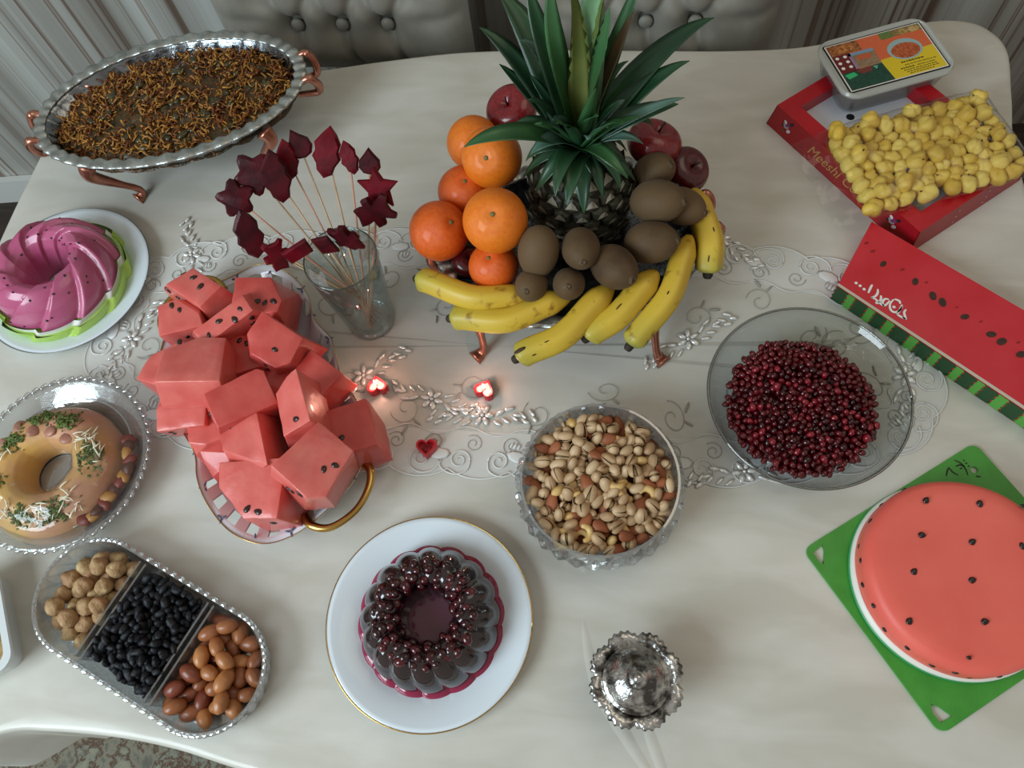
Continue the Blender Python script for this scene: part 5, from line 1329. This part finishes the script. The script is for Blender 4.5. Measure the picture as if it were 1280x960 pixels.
cseed = G().ball((0, 0, 0), (.0048, .0036, .0018), 9, 5, None, lambda p: Vector((p.x, p.y * (1 - 80 * p.x), p.z)) * (1 + .2 * noise.noise(p * 300))).data('chocolate_seed', M_seed)
for (p, a) in zip([(0.3972, 0.2904, 0.8100), (0.4579, 0.2893, 0.8100), (0.5055, 0.2904, 0.8100), (0.3873, 0.2469, 0.8100), (0.4430, 0.2430, 0.8100), (0.3731, 0.2036, 0.8100), (0.4364, 0.1981, 0.8100), (0.3612, 0.1470, 0.8100), (0.4432, 0.1524, 0.8100), (0.4973, 0.2421, 0.8100), (0.4195, 0.1121, 0.8100)], (1, 5, 3, 0, .6, .9, .4, 1, .2, 2, 3)):
    link('chocolate_seed', cseed, ck, (p[0] - CK[0], p[1] - CK[1], .0560), (0, 0, a), .6 if a == 3 else 1.0)
for k, a in enumerate((118, 135, 150, 166, 176, 190, 203, 217, 231, 247, 258, 268, 282, 95, 300)):
    t = R(a); z = (.036, .030, .038, .026)[k % 4]
    link('chocolate_seed', cseed, ck, ((CR + .0002) * math.cos(t), (CR + .0002) * math.sin(t), z), (Matrix.Rotation(t, 3, 'Z') @ Matrix.Rotation(R(90), 3, 'Y') @ Matrix.Rotation(k * .5, 3, 'Z')).to_euler(), .85)

# ------------------------------------------------------------------ watermelon-print carton
WB = (0.327, 0.604)
WA, WD = (0.384, 0.715), (0.384 + .33 * .793, 0.715 - .33 * .609)
WE = (0.327 + .33 * .772, 0.604 - .33 * .636)
WH = .035
wb = thing('melon_print_carton', (WB[0], WB[1], T), 'long red carton printed like a watermelon slice with green rind side', 'carton')
def wl(p): return (p[0] - WB[0], p[1] - WB[1])
M_red = mat('printed_melon_red', (190, 20, 36), .4, c2=(198, 38, 52), nscale=14, coat=.1)
M_white = mat('white_print', (232, 230, 228), .45)
M_dgr = mat('dark_green_print', (16, 66, 30), .4, coat=.2)
M_lgr = mat('light_green_print', (84, 160, 62), .4, coat=.2)
q4 = [wl(WB), wl(WE), wl(WD), wl(WA)]
G().prism(q4, 0.0005, WH).build('body', M_red, wb, smooth=False)
def lerp2(a, b, t): return (a[0] + (b[0] - a[0]) * t, a[1] + (b[1] - a[1]) * t)
B_, E_, D_, A_ = q4
def face_uv(u, v, z): p = lerp2(lerp2(B_, E_, u), lerp2(A_, D_, u), v); return (p[0], p[1], z)
nx, ny = -(E_[1] - B_[1]), (E_[0] - B_[0]); nl = math.hypot(nx, ny); nx, ny = -nx / nl, -ny / nl      # outward normal of the near long side
if nx * (A_[0]) + ny * (A_[1]) > 0: nx, ny = -nx, -ny
G().add([face_uv(0, 0, WH + .0003), face_uv(1, 0, WH + .0003), face_uv(1, .035, WH + .0003), face_uv(0, .035, WH + .0003)], [(0, 1, 2, 3)]).build('white_rind_line', mat('pale_rind_print', (196, 186, 170), .4), wb, smooth=False)
u = 0.0; k = 0; rw = random.Random(4)
while u < 1:
    du = (.062, .040)[k % 2] * rw.uniform(.85, 1.15); u1 = min(1, u + du)
    p, q = lerp2(B_, E_, u), lerp2(B_, E_, u1); e = .0006
    ptsz = [(p[0] + nx * e, p[1] + ny * e, .001), (q[0] + nx * e, q[1] + ny * e, .001)]
    g = G(); m_ = 6; vs = []
    for j in range(m_ + 1):
        z = .001 + (WH - .002) * j / m_; jg = (.0018 if (j + k) % 2 else -.0018)
        d_ = ((E_[0] - B_[0]) / nl, (E_[1] - B_[1]) / nl)
        vs += [(p[0] + nx * e + d_[0] * jg, p[1] + ny * e + d_[1] * jg, z), (q[0] + nx * e + d_[0] * jg, q[1] + ny * e + d_[1] * jg, z)]
    g.add(vs, [(2 * j, 2 * j + 1, 2 * j + 3, 2 * j + 2) for j in range(m_)]).build('rind_block', (M_dgr, M_lgr)[k % 2], wb, smooth=False)
    u = u1; k += 1
M_pseed = mat('printed_seed', (66, 38, 26), .4, c2=(44, 24, 18), nscale=200)
def disc(name, c, rx, ry, a, z, m, parent, n=16):
    return G().add([(c[0] + rx * math.cos(2 * PI * i / n) * math.cos(a) - ry * math.sin(2 * PI * i / n) * math.sin(a), c[1] + rx * math.cos(2 * PI * i / n) * math.sin(a) + ry * math.sin(2 * PI * i / n) * math.cos(a), z) for i in range(n)], [tuple(range(n))]).build(name, m, parent, smooth=False)
for (p, s, a) in zip([(0.3924, 0.6423, 0.7850), (0.4323, 0.6144, 0.7850), (0.4528, 0.5919, 0.7850), (0.4641, 0.5821, 0.7850), (0.4901, 0.5604, 0.7850), (0.5199, 0.5345, 0.7850), (0.5314, 0.5241, 0.7850), (0.5524, 0.5059, 0.7850)], (.9, 1, 1.15, 1.2, 1, 1.1, 1.2, 1.1), (.9, 1.3, 1.6, 1.6, .3, .1, .5, .4)):
    disc('printed_seed', wl(p), .0062 * s, .0042 * s, a, WH + .0004, M_pseed, wb)
M_dred = mat('dark_red_print', (140, 14, 26), .4)
for (p, s) in zip([(0.3804, 0.6635, 0.7850), (0.3729, 0.6771, 0.7850), (0.4174, 0.6337, 0.7850), (0.4471, 0.6136, 0.7850), (0.4819, 0.5751, 0.7850), (0.5097, 0.5537, 0.7850), (0.5524, 0.5238, 0.7850)], (.9, .8, .8, .6, .5, .6, .7)):
    disc('printed_fleck', wl(p), .0045 * s, .0024 * s, .4, WH + .0004, M_dred, wb, 8)
for strk in [[(0.3740, 0.6072), (0.3711, 0.6019), (0.3672, 0.5933)], [(0.3806, 0.6002), (0.3800, 0.5944), (0.3762, 0.5884), (0.3701, 0.5863)], [(0.3701, 0.5863), (0.3757, 0.5839), (0.3795, 0.5795), (0.3853, 0.5740), (0.3898, 0.5761), (0.3946, 0.5820)], [(0.3838, 0.5900), (0.3832, 0.5842), (0.3800, 0.5789)], [(0.3938, 0.5839), (0.3885, 0.5844), (0.3848, 0.5791), (0.3857, 0.5727)], [(0.4013, 0.5848), (0.4073, 0.5819), (0.4079, 0.5774)], [(0.4002, 0.5842), (0.3946, 0.5769), (0.3942, 0.5680), (0.3990, 0.5637), (0.4056, 0.5665), (0.4106, 0.5737)], [(0.4104, 0.5762), (0.4062, 0.5672), (0.4018, 0.5607)], [(0.4018, 0.5607), (0.4076, 0.5565), (0.4125, 0.5536)], [(0.4148, 0.5688), (0.4116, 0.5636), (0.4125, 0.5536), (0.4088, 0.5572)]]:
    ink('printed_lettering', catmull([wl(p) for p in strk], 4, False), .00165, wb, WH + .0005, M_white)
for p in [(0.3524, 0.6091, 0.7850), (0.3574, 0.6047, 0.7850), (0.3622, 0.5993, 0.7850), (0.3772, 0.5779, 0.7850), (0.3992, 0.5720, 0.7850)]:
    disc('printed_dot', wl(p), .0022, .0022, 0, WH + .0005, M_white, wb, 12)

# ------------------------------------------------------------------ red gift box with white insert
GA = R(-52); GX, GY, GH = .302, .212, .042
gb = thing('gift_box', (0.260, 0.931, T), 'red card gift box with sloping frame and white insert', 'gift box', None, GA)
M_gred = mat('glossy_red_card', (176, 14, 30), .35, c2=(166, 12, 28), nscale=20, coat=.2)
M_gside = mat('maroon_red_card', (150, 12, 26), .4, coat=.15)
M_ins = mat('white_card_insert', (206, 212, 222), .5)
f = .024; fl_ = .006
o0 = [(-fl_, -fl_), (GX + fl_, -fl_), (GX + fl_, GY + fl_), (-fl_, GY + fl_)]; o1 = [(0, 0), (GX, 0), (GX, GY), (0, GY)]
i1 = [(f, f), (GX - f, f), (GX - f, GY - f), (f, GY - f)]
for nm, a, za, b, zb, m in (('side_panel', o0, 0.0005, o1, GH, M_gside), ('top_frame', o1, GH, i1, GH + .001, M_gred), ('inner_wall', i1, GH + .001, i1, .020, M_gred)):
    for k in range(4):
        j = (k + 1) % 4
        A3, B3, C3, D3 = (*a[k], za), (*a[j], za), (*b[j], zb), (*b[k], zb)
        cxm = Vector((GX / 2, GY / 2, 0)); th = Vector((0, 0, -.0012)) if nm == 'top_frame' else ((cxm - (Vector(A3) + Vector(B3)) / 2) * Vector((1, 1, 0))).normalized() * .0012
        vv = [Vector(q) for q in (A3, B3, C3, D3)]; vv += [q + th for q in vv]
        G().add(vv, [(0, 1, 2, 3), (7, 6, 5, 4), (0, 4, 5, 1), (1, 5, 6, 2), (2, 6, 7, 3), (3, 7, 4, 0)]).build(nm, m, gb, smooth=False)
G().box((GX / 2, GY / 2, .018), (GX - 2 * f, GY - 2 * f, .004)).build('insert', M_ins, gb, smooth=False)
G().lathe([(0, .0206), (.006, .0206), (.0065, .0203)], 20, at=(.075, .09, 0)).build('insert_hole', mat('black_hole_print', (8, 8, 10), .8), gb, smooth=False)
def gl_(p): return L2(p, (0.260, 0.931), GA)
M_gold2 = mat('gold_script', (196, 158, 96), .35, metal=.4)
# lettering on the near long side: script along the box edge
tx = bpy.data.curves.new('gold_script', 'FONT'); tx.body = 'Meeshi Co'; tx.size = .024; tx.extrude = .0002; tx.shear = .35; tx.align_x = 'LEFT'
tmp = bpy.data.objects.new('tmp_text', tx); col.objects.link(tmp)
bpy.context.view_layer.update()
tme = bpy.data.meshes.new_from_object(tmp.evaluated_get(bpy.context.evaluated_depsgraph_get()))
bpy.data.objects.remove(tmp, do_unlink=True)
tme.materials.clear(); tme.materials.append(M_gold2)
# side face y = -fl_ (bottom) .. 0 (top), facing -y
link('gold_lettering', tme, gb, (.082, -.0040, .013), (R(82), 0, 0))
M_em = [mat('emblem_grey', (150, 148, 156), .4), mat('emblem_plum', (120, 40, 92), .4), mat('emblem_dark', (36, 26, 34), .4), mat('emblem_pale', (206, 200, 206), .4), mat('emblem_olive', (96, 74, 30), .5)]
for (x0, mult) in ((.030, 1), (.258, 1)):
    for (dx, dz, rx, m) in ((0, 0, .009, 0), (.004, .004, .006, 1), (.009, .009, .0055, 2), (-.003, .006, .005, 3), (.008, -.005, .006, 3), (-.001, -.009, .005, 4), (.001, .001, .004, 1), (-.006, -.002, .004, 2)):
        z = .023 + dz; yy = -fl_ + fl_ * z / GH
        o = disc('emblem_patch', (0, 0), rx * .7, rx * .5, dx * 90, 0, M_em[m], gb, 10)
        o.location = (x0 + dx, yy - .0005 - .0001 * m, z); o.rotation_euler = (R(82), 0, 0)
for (yv) in (.075, .135):
    for k in range(3):
        o = disc('white_print_mark', (0, 0), .0012, .0022, .3, 0, M_white, gb, 8); z = .010 + k * .010
        o.location = (GX + fl_ * (1 - z / GH) + .0006, yv + k * .003, z); o.rotation_euler = (R(90), 0, R(90))

# ------------------------------------------------------------------ plastic tub with printed label, on the gift box
TUB = Vector((0.4226, 1.0060, 0.7715)); TA = R(20)
pt_ = thing('labelled_plastic_tub', tuple(TUB), 'clear plastic sweet tub with a printed orange and yellow label on its lid', 'tub', None, TA)
M_cpl = glass('cloudy_clear_plastic', (.78, .78, .76), 1.45, .12, extra=.03, dif=.18)
M_lid = mat('cloudy_grey_lid', (172, 174, 168), .3, coat=.3)
TW, TD, TH = .184, .124, .047
n = len(rrect(1, 1, .1)); rr_ = [(rrect(TW * .86, TD * .82, .02), 0), (rrect(TW * .95, TD * .94, .022), TH * .82), (rrect(TW * .99, TD * .985, .024), TH * .84), (rrect(TW * .99, TD * .985, .024), TH * .9)]
vs = [(p[0], p[1], z) for (pts, z) in rr_ for p in pts]
G().add(vs, [(k * n + i, k * n + (i + 1) % n, (k + 1) * n + (i + 1) % n, (k + 1) * n + i) for k in range(3) for i in range(n)] + [tuple(reversed(range(n)))]).build('tub_body', M_cpl, pt_, sharp=35)
rr_ = [(rrect(TW, TD, .026), TH * .84), (rrect(TW * 1.01, TD * 1.012, .026), TH * .92), (rrect(TW * .985, TD * .98, .025), TH), (rrect(TW * .955, TD * .93, .022), TH), (rrect(TW * .94, TD * .91, .020), TH - .002)]
vs = [(p[0], p[1], z) for (pts, z) in rr_ for p in pts]
G().add(vs, [(k * n + i, k * n + (i + 1) % n, (k + 1) * n + (i + 1) % n, (k + 1) * n + i) for k in range(4) for i in range(n)] + [tuple(range(4 * n, 5 * n)), tuple(reversed(range(n)))]).build('lid', M_lid, pt_, sharp=35)
M_drk = mat('dark_brown_sweets', (52, 30, 24), .5, c2=(78, 46, 32), nscale=60)
G().prism(rrect(TW * .83, TD * .79, .016), .003, TH * .70).build('contents', M_drk, pt_, smooth=False)
LW, LD = TW * .865, TD * .80
lb = G().prism(rrect(LW + .004, LD + .004, .001, 1), TH - .002, TH - .0008).build('label', mat('label_black_border', (24, 24, 24), .35), pt_, smooth=False)
def lq(u, v): return ((u - .5) * LW, (.5 - v) * LD)
def lpoly(pts, c, lay, nm='label_print', cc=None):
    key = 'print_%d_%d_%d' % tuple(c)
    m = bpy.data.materials.get(key) or mat(key, c, .35, c2=cc, nscale=220, coat=.2)
    G().add([(*lq(*p), TH - .0006 + .00012 * lay) for p in pts], [tuple(range(len(pts)))]).build(nm, m, lb, smooth=False)
def lrect(u0, v0, u1, v1, *a, **k): lpoly([(u0, v0), (u1, v0), (u1, v1), (u0, v1)], *a, **k)
lrect(0, 0, 1, 1, (226, 224, 218), 0)
lrect(.012, .016, .988, .984, (214, 96, 52), 1, cc=(206, 104, 66))
lpoly([(.43, .55), (.60, .53), (.988, .50), (.988, .984), (.44, .984)], (216, 188, 36), 2)
lrect(.012, .016, .33, .24, (110, 48, 30), 2, cc=(172, 112, 62))
lrect(.012, .24, .20, .62, (104, 28, 24), 3)
for a in range(2):
    for b in range(3):
        disc('label_dot', lq(.055 + .08 * a, .30 + .11 * b), .003, .003, 0, TH - .0006 + .0005, M_white, lb, 8)
lrect(.17, .26, .43, .60, (128, 108, 84), 4, cc=(156, 124, 96)); lrect(.17, .26, .43, .32, (120, 150, 178), 5); lrect(.24, .34, .38, .44, (188, 92, 54), 5); lrect(.17, .26, .195, .60, (148, 120, 160), 5)
lpoly([(.012, .62), (.43, .60), (.455, .984), (.012, .984)], (20, 58, 44), 3, cc=(30, 74, 58))
lpoly([(.03, .66), (.13, .64), (.15, .72), (.05, .76)], (52, 178, 110), 4); lpoly([(.15, .62), (.33, .61), (.30, .70), (.2, .72)], (112, 52, 44), 4); lpoly([(.33, .62), (.38, .63), (.35, .70)], (90, 170, 150), 5)  # the bright green patch is a glint put into the label colours
lrect(.56, .016, .988, .15, (108, 92, 58), 2, cc=(146, 122, 70)); lrect(.56, .016, .68, .16, (78, 118, 62), 3, cc=(110, 120, 60))
def lell(u, v, ru, rv, c, lay, cc=None): lpoly([(u + ru * math.cos(2 * PI * k / 24), v + rv * math.sin(2 * PI * k / 24)) for k in range(24)], c, lay, cc=cc)
lell(.715, .45, .175, .22, (150, 176, 178), 3); lell(.715, .48, .145, .16, (150, 66, 36), 4, (196, 102, 56)); lell(.80, .10, .05, .06, (190, 160, 96), 4, (140, 110, 60)); lell(.91, .10, .06, .06, (172, 140, 84), 4, (210, 180, 120)); lell(.16, .14, .12, .08, (198, 132, 64), 4, (120, 50, 30))
rt = random.Random(9)
for (v, u0, u1, w_) in ((.70, .60, .82, .0011), (.765, .62, .93, .0006), (.82, .56, .70, .0009), (.82, .73, .90, .0006), (.865, .58, .92, .0006), (.905, .60, .90, .0006), (.945, .62, .86, .0006)):
    u = u0
    while u < u1:
        du = rt.uniform(.012, .035)
        P_ = [lq(u, v + .01), lq(u + du * .3, v - .008), lq(u + du * .6, v + .008), lq(u + du, v - .002)]
        ink('label_lettering', P_, w_, lb, TH - .0006 + .0005); u += du + rt.uniform(.004, .012)

# ------------------------------------------------------------------ bag of yellow sweets
BG = (0.466, 0.826); BGA = R(19); BL, BWd = .250, .158; BZ = .0445
M_yel = mat('yellow_coated_sweet', (214, 182, 70), .5, c2=(196, 154, 48), nscale=60, rnd=(222, 196, 100), sss=.15, bump=.5, bscale=90, bdist=.003)
M_ydk = mat('dark_sweet_hole', (70, 48, 20), .8)
ym = []
for s in range(4):
    ym.append(G().ball((0, 0, 0), (.0132, .0108, .0104), 18, 11, None, lambda p, s=s: p * (1 + .26 * noise.noise(p * 110 + Vector((s * 5, 0, 0))) - .16 * math.exp(-((p.x * .6 + p.y) / .0024) ** 2) * (1 if p.z > 0 else .3))).data('yellow_sweet', M_yel))
hol = G().ball((0, 0, 0), (.0018, .0012, .0006), 6, 4).data('sweet_hole', M_ydk)
def bgb(x, y, r):
    return min(max(x, -BL / 2 + r), BL / 2 - r), min(max(y, -BWd / 2 + r), BWd / 2 - r)
P = settle(104, .0112, lambda x, y: BZ, bgb, 12, (BL / 2, BWd / 2), .05, 240)
cb, sb_ = math.cos(BGA), math.sin(BGA)
for i, p in enumerate(P):
    o = link('yellow_sweet', ym[i % 4], None, (BG[0] + p[0] * cb - p[1] * sb_, BG[1] + p[0] * sb_ + p[1] * cb, T + p[2]), (rng.uniform(-.7, .7), rng.uniform(-.7, .7), rng.uniform(0, 6)), rng.uniform(.95, 1.25))
    tag(o, 'lumpy yellow sweet inside the clear bag on the gift box', 'sweet', 'yellow sweets in the clear bag')
    if i % 5 == 0: link('hole', hol, o, (.002, .003, .0102))
M_bag = glass('clear_bag_film', (.975, .975, .97), 1.40, .12, extra=.01, bump=.45, bscale=34)
def bagf(sgn):
    def fn(u, v):
        a, b = u * 2 - 1, v * 2 - 1
        x = a * (BL / 2 + .006); y = b * (BWd / 2 + .006)
        e = (1 - abs(a) ** 8) * (1 - abs(b) ** 8)
        hz = .0105 + (.031 * e + .0035 * noise.noise((x * 45, y * 45, 2)) * e if sgn > 0 else -.0112 * e)
        return (x, y, BZ + hz)
    return fn
bag = thing('clear_sweet_bag', (BG[0], BG[1], T), 'clear plastic bag of yellow sweets lying across the gift box', 'bag', None, BGA)
G().surf(bagf(1), 70, 50).build('top_film', M_bag, bag)
G().surf(bagf(-1), 30, 20).build('under_film', M_bag, bag)
def flapf(u, v):
    x = -BL / 2 - .006 - u * .045; y = (v * 2 - 1) * (BWd / 2 + .004)
    return (x, y, BZ + .0105 - .006 * u + .004 * math.sin(v * 17) * u + .003 * noise.noise((u * 4, v * 9, 1)))
G().surf(flapf, 14, 40).build('loose_flap', M_bag, bag)
